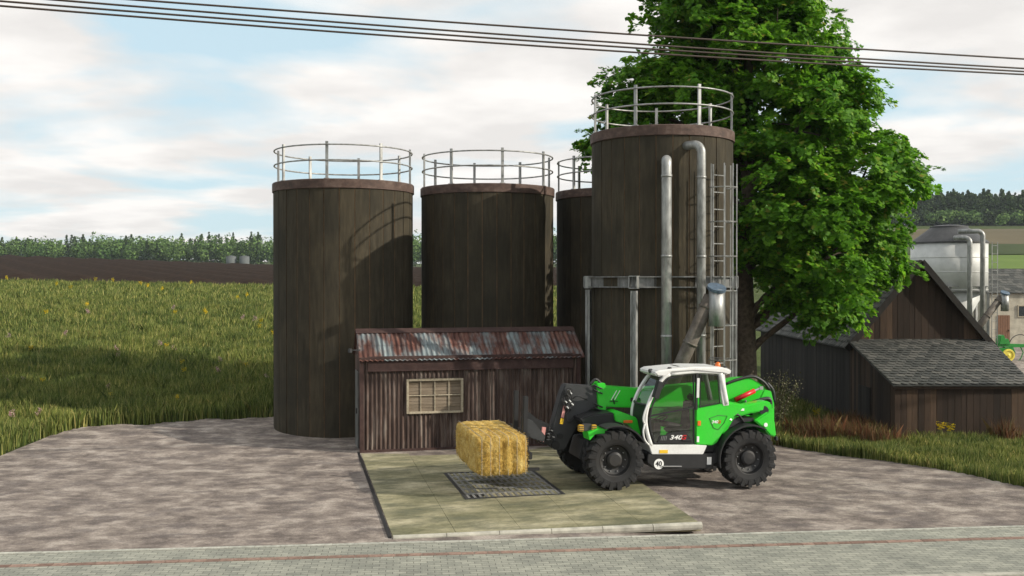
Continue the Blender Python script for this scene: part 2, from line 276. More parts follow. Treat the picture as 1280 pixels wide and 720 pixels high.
class MB:
    def __init__(s): s.v = []; s.f = []
    def add(s, vs, fs):
        b = len(s.v); s.v += [tuple(p) for p in vs]; s.f += [tuple(i + b for i in f) for f in fs]; return s
    def box(s, c, size, rot=None):
        hx, hy, hz = size[0] / 2, size[1] / 2, size[2] / 2; c = Vector(c)
        P = [Vector((x, y, z)) for x in (-hx, hx) for y in (-hy, hy) for z in (-hz, hz)]
        if rot is not None:
            M = rot if isinstance(rot, Matrix) else Matrix.Rotation(rot, 3, 'Z'); P = [M @ p for p in P]
        return s.add([p + c for p in P], [(0, 1, 3, 2), (4, 6, 7, 5), (0, 4, 5, 1), (2, 3, 7, 6), (0, 2, 6, 4), (1, 5, 7, 3)])
    def bar(s, a, b, w, h, up=(0, 0, 1)):
        a, b = Vector(a), Vector(b); d = (b - a).normalized(); u = Vector(up); sd_ = d.cross(u)
        if sd_.length < 1e-4: sd_ = d.cross(Vector((0, 1, 0)))
        sd_.normalize(); u = sd_.cross(d).normalized(); P = []
        for p in (a, b):
            for i, j in ((-1, -1), (1, -1), (1, 1), (-1, 1)): P.append(p + sd_ * (i * w / 2) + u * (j * h / 2))
        return s.add(P, [(0, 1, 2, 3), (7, 6, 5, 4), (0, 4, 5, 1), (1, 5, 6, 2), (2, 6, 7, 3), (3, 7, 4, 0)])
    def path(s, pts, r, n=8, closed=False, caps=True):
        pts = [Vector(p) for p in pts]; m = len(pts); rr = r if isinstance(r, (list, tuple)) else [r] * m; V = []; Fc = []; ref = None
        for i, p in enumerate(pts):
            if closed: d = pts[(i + 1) % m] - pts[i - 1]
            else: d = pts[min(i + 1, m - 1)] - pts[max(i - 1, 0)]
            d.normalize()
            if ref is None: ref = d.orthogonal().normalized()
            ref = (ref - d * ref.dot(d)).normalized(); q = d.cross(ref)
            for k in range(n):
                a = 2 * math.pi * k / n; V.append(p + (ref * math.cos(a) + q * math.sin(a)) * rr[i])
        for i in range(m if closed else m - 1):
            j = (i + 1) % m
            for k in range(n): Fc.append((i * n + k, i * n + (k + 1) % n, j * n + (k + 1) % n, j * n + k))
        if caps and not closed: Fc.append(tuple(range(n - 1, -1, -1))); Fc.append(tuple((m - 1) * n + k for k in range(n)))
        return s.add(V, Fc)
    def tube(s, a, b, r, n=12, r2=None): return s.path([a, b], [r, r if r2 is None else r2], n)
    def ring(s, R_, r, z, n=64, k=8, c=(0, 0)):
        return s.path([(c[0] + R_ * math.cos(2 * math.pi * i / n), c[1] + R_ * math.sin(2 * math.pi * i / n), z) for i in range(n)], r, k, closed=True)
    def lathe(s, prof, n=48, axis='Z', c=(0, 0, 0), closed=False, caps=True):
        V = []; Fc = []; m = len(prof)
        for (r, h) in prof:
            for k in range(n):
                a = 2 * math.pi * k / n; x, y = r * math.cos(a), r * math.sin(a)
                V.append((c[0] + x, c[1] + y, c[2] + h) if axis == 'Z' else (c[0] + x, c[1] + h, c[2] + y))
        for i in range(m if closed else m - 1):
            j = (i + 1) % m
            for k in range(n):
                q = (i * n + k, i * n + (k + 1) % n, j * n + (k + 1) % n, j * n + k); Fc.append(q if axis == 'Z' else q[::-1])
        if not closed and caps:
            if prof[0][0] > 0: Fc.append(tuple(range(n - 1, -1, -1)) if axis == 'Z' else tuple(range(n)))
            if prof[-1][0] > 0: t = tuple((m - 1) * n + k for k in range(n)); Fc.append(t if axis == 'Z' else t[::-1])
        return s.add(V, Fc)
    def prism(s, pts, w0, w1):
        """side profile [(x,z)] pulled from y=w0 to y=w1"""
        n = len(pts); A = sum(pts[i][0] * pts[(i + 1) % n][1] - pts[(i + 1) % n][0] * pts[i][1] for i in range(n))
        if A < 0: pts = pts[::-1]
        V = [(x, w0, z) for x, z in pts] + [(x, w1, z) for x, z in pts]
        Fc = [tuple(range(n)), tuple(range(2 * n - 1, n - 1, -1))] + [(i + n, (i + 1) % n + n, (i + 1) % n, i) for i in range(n)]
        return s.add(V, Fc)
    def build(s, name, mat, parent=None, bevel=0.0, smooth=False, seg=2):
        me = bpy.data.meshes.new(name); me.from_pydata(s.v, [], s.f); me.materials.append(MATS[mat]); me.update()
        o = link(bpy.data.objects.new(name, me), parent)
        if smooth:
            for p in me.polygons: p.use_smooth = len(p.vertices) < 7
        if bevel:
            bm = bmesh.new(); bm.from_mesh(me); es = [e for e in bm.edges if len(e.link_faces) == 2 and e.calc_face_angle(0) > 0.45]
            try: bmesh.ops.bevel(bm, geom=es, offset=bevel, segments=seg, affect='EDGES', clamp_overlap=True)
            except Exception: pass
            bm.to_mesh(me); bm.free()
        return o
def copy_tree(o, parent=None):
    c = o.copy(); scene.collection.objects.link(c)
    if parent: c.parent = parent
    for ch in o.children: copy_tree(ch, c)
    return c

# ---------------------------------------------------------------- terrain
KY = np.array([0, 24, 27, 34, 45, 60, 90, 150, 200, 230, 300, 450, 700, 3000.])
ZL = np.array([0, 0, .1, .5, 1.3, 2.5, 4.05, 6.8, 8.85, 8.9, 8.9, 12.8, 22, 30])
ZM = np.array([0, 0, .05, .35, 1.1, 2.1, 3.45, 5.0, 6.35, 6.3, 5.6, 9, 16, 30])
ZR = np.array([0, -.05, -.2, -.55, -.8, -1.0, -1.0, .8, 5.6, 9.5, 19.0, 29.5, 40, 40])
def H(X, Y):
    X = np.asarray(X, float); Y = np.asarray(Y, float); u = X / np.maximum(Y, 5)
    zl, zm, zr = (np.interp(Y, KY, k) for k in (ZL, ZM, ZR))
    sm = lambda a, b: (lambda t: t * t * (3 - 2 * t))(np.clip((u - a) / (b - a), 0, 1))
    z = zl + (zm - zl) * np.clip((u + .52) / .34, 0, 1); z = z + (zr - z) * sm(0.06, 0.33)
    return z - 0.015 * np.clip(X, 0, 8) - 0.09 * np.exp(-((X - 3.2) ** 2 / 1.2 + (Y - 18.0) ** 2 / 1.0))
def h(x, y): return float(H(x, y))
def sheet(name, xs, ys, mat, dz, mask=None, zf=None):
    X, Y = np.meshgrid(xs, ys); Z = H(X, Y) + dz
    if zf is not None: Z = Z + zf(X, Y)
    V = np.stack([X, Y, Z], -1).reshape(-1, 3); nx, ny = len(xs), len(ys)
    i, j = np.meshgrid(np.arange(nx - 1), np.arange(ny - 1)); a = (j * nx + i).ravel(); q = np.stack([a, a + 1, a + 1 + nx, a + nx], -1)
    if mask is not None:
        cx = (X[:-1, :-1] + X[1:, 1:]).ravel() / 2; cy = (Y[:-1, :-1] + Y[1:, 1:]).ravel() / 2; q = q[mask(cx, cy)]
        used = np.unique(q); rm = np.full(len(V), -1); rm[used] = np.arange(len(used)); V = V[used]; q = rm[q]
    return fast_mesh(name, V, np.full(len(q), 4), q.ravel(), mat, smooth=True)
def warp(lo, hi, c, n, k=4.5):
    t = np.linspace(-1, 1, n); s = np.sinh(k * t) / math.sinh(k); return np.where(s < 0, c + (c - lo) * s, c + (hi - c) * s)
tag(sheet('ground', warp(-2600, 2600, 0, 420, 6.2), np.unique(np.concatenate([warp(-300, 3200, 26, 420, 6.0)])), 'ground_soil', -0.035), kind='structure')

# road edge line and yard outline
ra = gnd(0, 692); rb = gnd(1280, 658); rd = (rb - ra).normalized(); rn = Vector((-rd.y, rd.x, 0)); RANG = math.atan2(rd.y, rd.x)
def inpoly(P):
    P = np.array(P)
    def f(x, y):
        c = np.zeros(len(x), bool); n = len(P)
        for i in range(n):
            x1, y1 = P[i]; x2, y2 = P[(i + 1) % n]
            k = ((y1 > y) != (y2 > y)) & (x < (x2 - x1) * (y - y1) / (y2 - y1 + 1e-12) + x1); c ^= k
        return c
    return f
edge_px = [(-160, 640), (-60, 592), (0, 571), (45, 555), (80, 546), (112, 541), (152, 539), (200, 537), (270, 533), (335, 530)]
yard_out = [tuple(gnd(x, y).xy) for x, y in edge_px] + [(-5.5, 31.9), (-0.8, 33.2), (3.8, 34.6), (6.0, 31.6), (6.4, 28.9)] + [tuple(gnd(x, y, -0.15).xy) for x, y in ((975, 549), (1030, 558), (1100, 571), (1190, 588), (1280, 607), (1400, 634))]
p1 = ra + rd * -14; p2 = ra + rd * 31
yard_poly = [(p1.x, p1.y - 0.5)] + [(p1.x, 21)] + yard_out + [(p2.x, p2.y - 0.5)]
wob = lambda x, y: 0.12 * np.sin(x * 2.3 + 1) + 0.07 * np.sin(x * 5.7) + 0.05 * np.sin(y * 6.1 + x * 3)
_ip = inpoly(yard_poly); in_yard = lambda x, y: _ip(x + 0.0, y + wob(x, y))
tag(sheet('dirt_yard', np.arange(-24, 24, 0.12), np.arange(13.2, 35.2, 0.12), 'dirt', 0.002, in_yard, lambda X, Y: 0.0015 * np.sin(X * 1.7) * np.sin(Y * 2.1)), kind='structure')

# paved road of small blocks, its border rows and its red row
def road():
    root_rot = (0, 0, RANG); L0 = 90
    def strip(name, a0, a1, mat, z):
        mb = MB(); mb.add([(-L0, a0, z - 0.1), (L0, a0, z - 0.1), (L0, a1, z - 0.1), (-L0, a1, z - 0.1), (-L0, a0, z), (L0, a0, z), (L0, a1, z), (-L0, a1, z)], [(4, 5, 6, 7), (0, 1, 5, 4), (2, 3, 7, 6)])
        o = mb.build(name, mat); o.location = (ra.x, ra.y, 0); o.rotation_euler = root_rot; tag(o, kind='structure'); return o
    def blocks(name, a0, a1, step, mat, z):
        mb = MB(); x = -30.0
        while x < 40:
            w = step; mb.box((x + w / 2, (a0 + a1) / 2 + random.uniform(-.003, .003), z - 0.05 + random.uniform(-0.002, 0.002)), (w - 0.008, a1 - a0, 0.1)); x += w
        o = mb.build(name, mat); o.location = (ra.x, ra.y, 0); o.rotation_euler = root_rot; tag(o, kind='structure')
    strip('road', -2.75, -0.09, 'paving', 0.006)
    blocks('road_border', -0.085, 0.0, 0.42, 'grey_paver', 0.02); blocks('road_stripe', -0.84, -0.70, 0.21, 'red_paver', 0.0125)
    blocks('road_kerb', -2.90, -2.76, 0.6, 'kerb', 0.05)
    strip('far_verge', -9.0, -2.95, 'dirt', 0.0)
road()

# ploughed field and crop fields
def fieldrows(X, Y): t = np.clip((Y - 89.5) / 7, 0, 1) * np.clip((208.5 - Y) / 5, 0, 1); return t * 0.24 * np.sin((X * 0.85 + Y * 0.53) * 1.3) - .42 * (1 - t) + t * 0.05 * np.sin(X * 3.1 + 2 * np.sin(Y * 1.3)) * np.sin(Y * 2.7)
tag(sheet('ploughed_field', np.arange(-150, 40, 0.36), np.arange(88, 212, 0.42), 'plough', 0.48, lambda x, y: (y > 89 + 0.8 * np.sin(x * .5)) & (y < 208) & (x > -y * 0.75) & (x < y * 0.16), fieldrows), kind='structure')
tag(sheet('crop_field', np.arange(60, 260, 4.), np.arange(150, 320, 2.5), 'crop_green', 0.25, lambda x, y: ((y > 206) & (y < 236) | (y > 170) & (y < 176)) & (x > y * .36)), kind='structure')
tag(sheet('fallow_field', np.arange(40, 300, 4.), np.arange(150, 480, 3.), 'crop_brown', 0.25, lambda x, y: ((y > 262) & (y < 330)) & (x > y * .33)), kind='structure')
tag(sheet('dark_field', np.arange(60, 300, 4.), np.arange(120, 480, 3.), 'crop_dark', 0.22, lambda x, y: ((y > 176) & (y < 206) | (y > 236) & (y < 262)) & (x > y * .34)), kind='structure')
# yard of the farm behind the barn
tag(sheet('farm_track', np.arange(20, 110, 1.), np.arange(52, 92, 1.), 'dirt', 0.05, lambda x, y: x > y * 0.44), kind='structure')

# ---------------------------------------------------------------- concrete pad with kerb
PA = math.atan2(0.225, 0.974)                       # pad, shed and silo row turned 13 degrees
P0 = gnd(452, 567); pu = Vector((math.cos(PA), math.sin(PA), 0)); pv = Vector((-math.sin(PA), math.cos(PA), 0))
PADL = 8.55
PMI = (Matrix.Translation((P0.x, P0.y, 0)) @ Matrix.Rotation(PA, 4, 'Z')).inverted()
FLc = PMI @ gnd(491, 671, .02); FRc = PMI @ gnd(876, 654, .04); FLc.z = 0; FRc.z = .02
def pad():
    o = empty('concrete_pad', (P0.x, P0.y, 0), (0, 0, PA)); tag(o, 'mossy concrete loading slab with a pale kerb in front of the rusty shed', 'slab')
    BL, BR = Vector((-.02, .5, 0)), Vector((5.95, .5, 0)); mb = MB()
    Q = lambda a, b: BL.lerp(FLc, b).lerp(BR.lerp(FRc, b), a)
    us = [0, .2, .41, .6, .81, 1]; vs = [0, .22, .43, .64, .83, 1]; e = .0006
    for i in range(5):
        for j in range(5):
            c = [Q(us[i] + e, vs[j] + e), Q(us[i + 1] - e, vs[j] + e), Q(us[i + 1] - e, vs[j + 1] - e), Q(us[i] + e, vs[j + 1] - e)]; dz = random.uniform(-.003, .003)
            V = [q + Vector((0, 0, .02 + dz)) for q in c] + [q + Vector((0, 0, -.12)) for q in c]
            mb.add(V, [(3, 2, 1, 0), (4, 5, 6, 7), (0, 1, 5, 4), (1, 2, 6, 5), (2, 3, 7, 6), (3, 0, 4, 7)])
    mb.build('slab', 'mossy_concrete', o)
    mb = MB(); mb.bar(BL + Vector((-.05, 0, -.04)), FLc + Vector((-.05, 0, -.04)), .06, .13); mb.build('edge_joint', 'black', o)
    n = 6; d = (FRc - FLc).normalized(); sdv = Vector((d.y, -d.x, 0)).normalized()
    for i in range(n):
        a = FLc.lerp(FRc, i / n + .001); b = FLc.lerp(FRc, (i + 1) / n - .001); mb = MB(); V = []
        pr = [(-.02, -.07), (.09, -.07), (.105, -.03), (.105, .02), (.085, .045), (.05, .055), (.01, .05), (-.02, .03)]
        for p in (a, b): V += [p + sdv * q + Vector((0, 0, w)) for q, w in pr]
        m = len(pr); mb.add(V, [tuple(range(m)), tuple(range(2 * m - 1, m - 1, -1))] + [(k + m, (k + 1) % m + m, (k + 1) % m, k) for k in range(m)]); mb.build('kerb_stone', 'kerb', o)
    return o
PAD = pad()
def grate():
    # drain grate set in the slab
    c = [gnd(x, y, .02) for x, y in ((558, 593), (668, 588), (702, 617), (580, 624))]
    o = empty('drain_grate', ((c[0] + c[2]) / 2).to_tuple(), (0, 0, PA)); tag(o, 'flat dark steel grate of long slots in the slab under the bale', 'grate')
    w, l = 2.0, 2.7; o.location.z = 0.022
    mb = MB()
    for s in (-1, 1): mb.box((s * w / 2, 0, 0.006), (0.07, l, 0.02)); mb.box((0, s * l / 2, 0.006), (w + .07, 0.07, 0.018))
    mb.build('frame', 'dark_grey', o)
    mb = MB(); rows = 6; cols = 16
    for r in range(1, rows): mb.box((0, -l / 2 + l * r / rows, 0.008), (w - .06, 0.10, 0.014))
    for k in range(cols): mb.box((-w / 2 + w * (k + .5) / cols, 0, 0.004), (0.05, l - .06, 0.014))
    mb.build('bars', 'galvanised', o)
    mb = MB(); mb.box((0, 0, -0.003), (w, l, 0.006)); mb.build('pit', 'black', o)
grate()

# ---------------------------------------------------------------- silos
def silo_core(r, hgt, o):
    mb = MB(); mb.lathe([(r - .016, -.15), (r - .016, hgt - .01), (r - .4, hgt + .02), (0.001, hgt + .06)], 90); mb.build('lining', 'seam', o, smooth=False)
def silo_wall(mb, r, hgt, n=30, drop=0.15, seed=1):
    rs = random.Random(seed)
    for k in range(n):
        a0 = 2 * math.pi * k / n + .011 / r; a1 = 2 * math.pi * (k + 1) / n - .011 / r; rr = r + rs.uniform(-.006, .006); m = 3
        V = []
        for i in range(m + 1):
            a = a0 + (a1 - a0) * i / m
            for q in (rr, rr - .05):
                V += [(q * math.cos(a), q * math.sin(a), -drop), (q * math.cos(a), q * math.sin(a), hgt)]
        Fc = []
        for i in range(m):
            b = i * 4; Fc += [(b, b + 4, b + 5, b + 1), (b + 1, b + 5, b + 7, b + 3), (b + 2, b + 3, b + 7, b + 6)]
        Fc += [(0, 1, 3, 2), (m * 4, m * 4 + 2, m * 4 + 3, m * 4 + 1)]; mb.add(V, Fc)
def make_rail(root, r, z0, n, off, hgt=0.99):
    for k in range(n):
        f = MB(); a = off + 2 * math.pi * k / n; c, q = math.cos(a) * r, math.sin(a) * r; M = Matrix.Rotation(a, 3, 'Z')
        f.box((c, q, z0 + hgt / 2 + .02), (.05, .075, hgt + .04), M); f.box((c, q, z0 + .01), (.12, .14, .02), M)
        f.build('railing_post', 'galvanised', root)
    for nm, z in (('top_rail', z0 + hgt - .05), ('middle_rail', z0 + hgt * .52)):
        g = MB(); g.ring(r + .035, .022, z, 72, 8); g.build(nm, 'galvanised', root, smooth=True)
def make_silo(r, hgt, off=0.3, nm='storage_silo', seed=1, nposts=8):
    o = empty(nm)
    mb = MB(); silo_wall(mb, r, hgt, seed=seed); mb.build('wall', 'silo_wood', o); silo_core(r, hgt, o)
    mb = MB(); mb.lathe([(r + .004, hgt - .26), (r + .035, hgt - .25), (r + .035, hgt - .02), (r + .02, hgt + .0), (r - .12, hgt + .012), (r - .12, hgt - .2)], 64); mb.build('rim', 'rust_rim', o)
    make_rail(o, r - .06, hgt, nposts, off); return o
S1 = at(430, 232, 29.4); SX = [(at(430, 350, 29.4), 29.4), (at(609.5, 350, 30.7), 30.7), (at(775, 350, 31.9), 31.9)]
sl = ['dark wooden silo at the left end of the row, left of the rusty shed', 'dark wooden silo rising right behind the roof of the rusty shed', 'dark wooden silo mostly hidden behind the tall silo with the pipes']
base = make_silo(2.02, 7.18, off=R(270 - 4))
for i, (p, Y) in enumerate(SX):
    o = base if i == 0 else copy_tree(base)
    o.location = (p.x, Y, 0 if i == 0 else 0.0); o.rotation_euler = (0, 0, (0.0, 1.1, 2.3)[i])
    tag(o, sl[i], 'silo', 'dark wooden storage silos')

def tower(nm, loc, r, hgt, ringz, wall, rim, post_r, k, label, group, far=False):
    """loading silo: wall, rim, railing or cap, support ring with posts, filling pipes, ladder with cage, auger"""
    o = empty(nm, loc); tag(o, label, 'silo', group)
    A = lambda deg, rr, z: Vector((rr * math.sin(R(deg)), -rr * math.cos(R(deg)), z))    # degrees to the right of the side facing the road
    if not far:
        mb = MB(); silo_wall(mb, r, hgt, 28, seed=5); mb.build('wall', wall, o); silo_core(r, hgt, o)
        mb = MB(); mb.lathe([(r + .004, hgt - .27), (r + .04, hgt - .26), (r + .04, hgt - .02), (r + .02, hgt), (r - .12, hgt + .012), (r - .12, hgt - .2)], 64); mb.build('rim', rim, o)
        make_rail(o, r - .04, hgt, 7, R(270 + 22))
    else:
        mb = MB(); mb.lathe([(r, ringz - .1), (r, hgt - .0), (r - .005, hgt)], 48); mb.lathe([(r * .35, ringz - 2.2), (r * .92, ringz - .1)], 48)
        for z in (hgt - .75, hgt - 1.5, hgt - 2.4): mb.ring(r + .005, .018, z, 48, 6)
        mb.build('wall', wall, o, smooth=True)
        mb = MB(); mb.lathe([(r + .05, hgt - .02), (r + .05, hgt + .05), (r * .5, hgt + .8), (r * .5, hgt + .88), (r * .28, hgt + .95), (0.001, hgt + .97)], 48); mb.build('roof', rim, o)
    # ring of channel beams on posts
    ang = [(-76, 2.06), (-27, 2.13), (33, 2.17), (64, 1.93), (112, 1.95), (158, 2.1), (204, 2.1), (244, 2.1)]
    ang = [(a, q * post_r) for a, q in ang]; mb = MB()
    for i, (a, q) in enumerate(ang):
        a2, q2 = ang[(i + 1) % len(ang)]; p, s = A(a, q, 0), A(a2, q2, 0); n = ((p + s) / 2).normalized()
        for dz, hh, dd, sh in ((0.13, .03, .12, -.02), (-.13, .03, .12, -.02), (0, .26, .02, -.07)):
            mb.bar(p + n * sh + Vector((0, 0, ringz + dz)), s + n * sh + Vector((0, 0, ringz + dz)), dd, hh)
    mb.build('support_ring', 'galvanised_dull', o)
    for i, (a, q) in enumerate(ang):
        if i == 2: continue
        M = Matrix.Rotation(R(a), 3, 'Z'); mb = MB(); w = .17 if i != 0 else .07; p = A(a, q, 0)
        mb.box(p + Vector((0, 0, (ringz - .14) / 2 - .1)), (w * .7, .02, ringz - .1), M)
        for s in (-1, 1): mb.box(p + M @ Vector((s * w * .36, 0, 0)) + Vector((0, 0, (ringz - .14) / 2 - .1)), (.02, w * .8, ringz - .1), M)
        mb.box(p + Vector((0, 0, ringz + .145)), (w * 1.3, .2, .02), M); mb.box(p + Vector((0, 0, ringz - .155)), (w * 1.3, .2, .02), M)
        for s in (-1, 1): mb.box(p + M @ Vector((s * w * .6, -.03, 0)) + Vector((0, 0, ringz)), (.02, .16, .28), M)
        mb.box(p + Vector((0, 0, .0)), (.3, .3, .04), M); mb.build('post', 'galvanised', o)
    return o, A
TC = at(827, 350, 26.8); TR = 1.87
T, A = tower('loading_silo', (TC.x, 26.8, -0.05), TR, 8.33, 4.40, 'silo_wood', 'rust_rim', 1.0, 1, 'tall dark wooden silo with pipes, caged ladder and steel ring behind the green loader', None)
def local(o, p): return Vector(p) - Vector(o.location)
def elbow(p_down, top, dirv, rad, length):
    """points up a vertical pipe then over an elbow towards dirv"""
    pts = [Vector(p_down), Vector((p_down[0], p_down[1], top - rad))]
    d = Vector(dirv).normalized()
    for i in range(1, 9):
        a = math.pi / 2 * i / 8; pts.append(Vector((p_down[0], p_down[1], top - rad)) + d * (rad * (1 - math.cos(a))) + Vector((0, 0, rad * math.sin(a))))
    pts.append(pts[-1] + d * length); return pts
def pipe_with_joints(root, pts, r, name='filling_pipe'):
    mb = MB(); mb.path(pts, r, 20); z0, z1 = pts[0].z, pts[1].z
    z = z0 + 1.1
    while z < z1: mb.path([(pts[0].x, pts[0].y, z), (pts[0].x, pts[0].y, z + .06)], r + .012, 20); z += 1.95
    return mb.build(name, 'galvanised', root, smooth=True)
yA = 24.35; pa = local(T, at(833, 400, yA)); ta = local(T, at(833, 199, yA)).z
pipe_with_joints(T, elbow((pa.x, pa.y, .0), ta, (.13, 1, 0), .17, 0.55), .122)
yB = 24.68; pb = local(T, at(876.5, 400, yB)); tb = local(T, at(870, 180, yB)).z
pipe_with_joints(T, elbow((pb.x, pb.y, .0), tb, (-.72, .7, 0), .22, 0.35), .108)
def ladder(T, A, a_deg, r, z0, z1, w=.42, cage=True, th=1.0):
    M = Matrix.Rotation(R(a_deg), 3, 'Z'); c = A(a_deg, r + .16, 0); mb = MB()
    for s in (-1, 1): mb.bar(c + M @ Vector((s * w / 2, 0, 0)) + Vector((0, 0, z0)), c + M @ Vector((s * w / 2, 0, 0)) + Vector((0, 0, z1)), .035 * th, .05 * th)
    z = z0 + .2
    while z < z1: mb.tube(c + M @ Vector((-w / 2, 0, z)), c + M @ Vector((w / 2, 0, z)), .014 * th, 6); z += .43
    ld = mb.build('ladder', 'galvanised', T)
    if cage:
        mb = MB(); z = z0 + 1.6; R0 = .36
        hoop = [c + M @ Vector((R0 * math.sin(t), -R0 * .95 * (math.cos(t)) - .12, 0)) for t in np.linspace(-R(118), R(118), 13)]
        while z <= z1: mb.path([p + Vector((0, 0, z)) for p in hoop], .016 * th, 5); z += .86
        for k in (1, 4, 6, 8, 11): mb.bar(hoop[k] + Vector((0, 0, z0 + 1.6)), hoop[k] + Vector((0, 0, z1)), .03 * th, .012 * th)
        mb.build('safety_cage', 'galvanised', ld)
lt = local(T, at(893, 208, 25.5)).z
ladder(T, A, 36, TR, 0.0, lt)
def auger(T, lo, hi, spout_len, r, lidr):
    d = (hi - lo).normalized(); mb = MB(); mb.tube(lo, hi, r, 20)
    for t in (.25, .6, .9): p = lo.lerp(hi, t); mb.tube(p, p + d * .05, r + .02, 20)
    au = mb.build('auger_tube', 'auger_metal', T, smooth=True)
    s = hi + Vector((.1, -.12, 0)); mb = MB(); mb.path([s + Vector((0, 0, .16)), s + Vector((0, 0, -spout_len))], r * 1.08, 20); mb.build('spout', 'galvanised', au, smooth=True)
    mb = MB(); n = Vector((.12, -.42, .9)).normalized(); mb.path([s + Vector((0, 0, .16)), s + Vector((0, 0, .16)) + n * .07], lidr, 24); mb.build('lid', 'lid', au)
auger(T, local(T, at(822, 520, 24.2)), local(T, at(889, 370, 23.95)), .72, .165, .225)

# ---------------------------------------------------------------- rusty corrugated shed
def corr(mb, o, ux, uy, w, l, pitch, amp, nrm, row=None):
    """corrugated sheet: waves run across ux, sheet from o along ux (w) and uy (l); real thickness"""
    n = int(w / pitch * 8); o, ux, uy, nrm = map(Vector, (o, ux, uy, nrm)); rows = row or 2; V = []; Fc = []
    for side in (0, -.006):
        for j in range(rows):
            for i in range(n + 1):
                x = w * i / n; V.append(o + ux * x + uy * (l * j / (rows - 1)) + nrm * (amp * math.sin(2 * math.pi * x / pitch) + side))
    T_ = rows * (n + 1)
    for j in range(rows - 1):
        for i in range(n):
            a = j * (n + 1) + i; Fc.append((a, a + 1, a + n + 2, a + n + 1)); Fc.append((a + T_, a + n + 1 + T_, a + n + 2 + T_, a + 1 + T_))
    mb.add(V, Fc)
def shed():
    o = empty('metal_shed', (P0.x, P0.y, 0), (0, 0, PA)); tag(o, 'low corrugated metal shed, rusty red brown, with a boarded window and pitched roof', 'shed')
    W, D, E, Rg = 5.72, 2.02, 2.42, 3.06; p = .112
    mb = MB(); wx0, wx1, wz0, wz1 = 1.14, 2.60, 0.98, 1.86
    corr(mb, (0, 0, 0), (1, 0, 0), (0, 0, 1), wx0, E, p, .02, (0, -1, 0)); corr(mb, (wx1, 0, 0), (1, 0, 0), (0, 0, 1), W - wx1, E, p, .02, (0, -1, 0))
    corr(mb, (wx0, 0, 0), (1, 0, 0), (0, 0, 1), wx1 - wx0, wz0, p, .02, (0, -1, 0)); corr(mb, (wx0, 0, wz1), (1, 0, 0), (0, 0, 1), wx1 - wx0, E - wz1, p, .02, (0, -1, 0))
    corr(mb, (0, D, 0), (1, 0, 0), (0, 0, 1), W, E, p, .02, (0, 1, 0))
    for x, s in ((0, -1), (W, 1)):
        corr(mb, (x, 0, 0), (0, 1, 0), (0, 0, 1), D, E, p, .02, (s, 0, 0)); mb.prism([(0, 0), (D, 0), (D / 2, Rg - E - .02)], 0, .01)
        k = 6
        mb.v[-k:] = [(x - .005 + y_, x_, z_ + E) for (x_, y_, z_) in mb.v[-k:]]
    mb.build('wall', 'rust_wall', o)
    mb = MB(); s = Vector((0, D / 2, Rg - E)).normalized(); n = Vector((0, -s.z, s.y)); ov = .16; L_ = (Vector((0, D / 2, Rg - E))).length
    st = Vector((-.07, 0, E + .02)) - s * ov
    half = (L_ + ov) * .52
    corr(mb, st, (1, 0, 0), s, W + .22, half, p * 1.12, .016, n); corr(mb, st + s * (half - .06) - n * .03 + n * .045, (1, 0, 0), s, W + .22, L_ + ov - half + .06, p * 1.12, .016, n)
    s2 = Vector((0, -s.y, s.z)); n2 = Vector((0, s.z, s.y)); corr(mb, Vector((-.07, D, E + .02)) - s2 * ov, (1, 0, 0), s2, W + .22, L_ + ov, p * 1.12, .016, n2)
    rf = mb.build('roof', 'rust_roof', o)
    mb = MB(); mb.bar((-.08, D / 2 - .09, Rg + .0), (W + .16, D / 2 - .09, Rg + .0), .22, .012, up=(0, -.5, .85)); mb.bar((-.08, D / 2 + .09, Rg + .0), (W + .16, D / 2 + .09, Rg + .0), .22, .012, up=(0, .5, .85)); mb.build('ridge_cap', 'rust_trim', rf)
    mb = MB(); mb.box((W / 2, -.06, E - .33), (W - .3, .05, .03)); mb.box((W / 2, -.045, E - .14), (W - .3, .03, .36)); mb.box((W / 2, -.075, E - .01), (W + .12, .05, .06)); mb.build('fascia', 'rust_trim', o, .004)
    for x in (0.0, W):
        mb = MB(); mb.box((x, -.03, E / 2 - .02), (.1, .07, E - .02)); mb.build('corner_trim', 'rust_trim', o, .004)
    mb = MB(); mb.box((W / 2, -.035, .04), (W, .05, .1)); mb.build('base_rail', 'rust_trim', o, .004)
    fw = MB(); cx, cz = (wx0 + wx1) / 2, (wz0 + wz1) / 2; w, hh = wx1 - wx0, wz1 - wz0
    for s_ in (-1, 1): fw.box((cx + s_ * (w / 2 - .025), -.035, cz), (.06, .09, hh)); fw.box((cx, -.033, cz + s_ * (hh / 2 - .022)), (w - .12, .084, .055))
    f = fw.build('window', 'frame_wood', o, .004)
    mb = MB()
    for k in (1, 2, 3): mb.box((wx0 + w * k / 4, -.022, cz), (.022, .03, hh - .1))
    mb.box((cx, -.024, cz + .02), (w - .12, .03, .022)); mb.build('glazing_bars', 'frame_wood', f)
    mb = MB()
    for k in range(9): mb.box((cx, -.002, wz0 + .05 + (hh - .1) * (k + .5) / 9), (w - .1, .012, (hh - .1) / 9 - .006))
    mb.build('boarding', 'pane_board', f)
    mb = MB(); mb.box((-.045, 1.0, 1.02), (.03, .86, 2.0)); d = mb.build('door', 'galvanised_dull', o, .01)
    mb = MB(); mb.box((-.075, .68, 1.0), (.04, .03, .14)); mb.build('handle', 'black', d)
    mb = MB(); mb.bar((-.02, .1, 2.62), (-.28, .1, 2.62), .03, .03); mb.tube((-.28, .1, 2.66), (-.28, .1, 2.56), .05, 10); mb.build('wall_lamp', 'dark_grey', o)
shed()

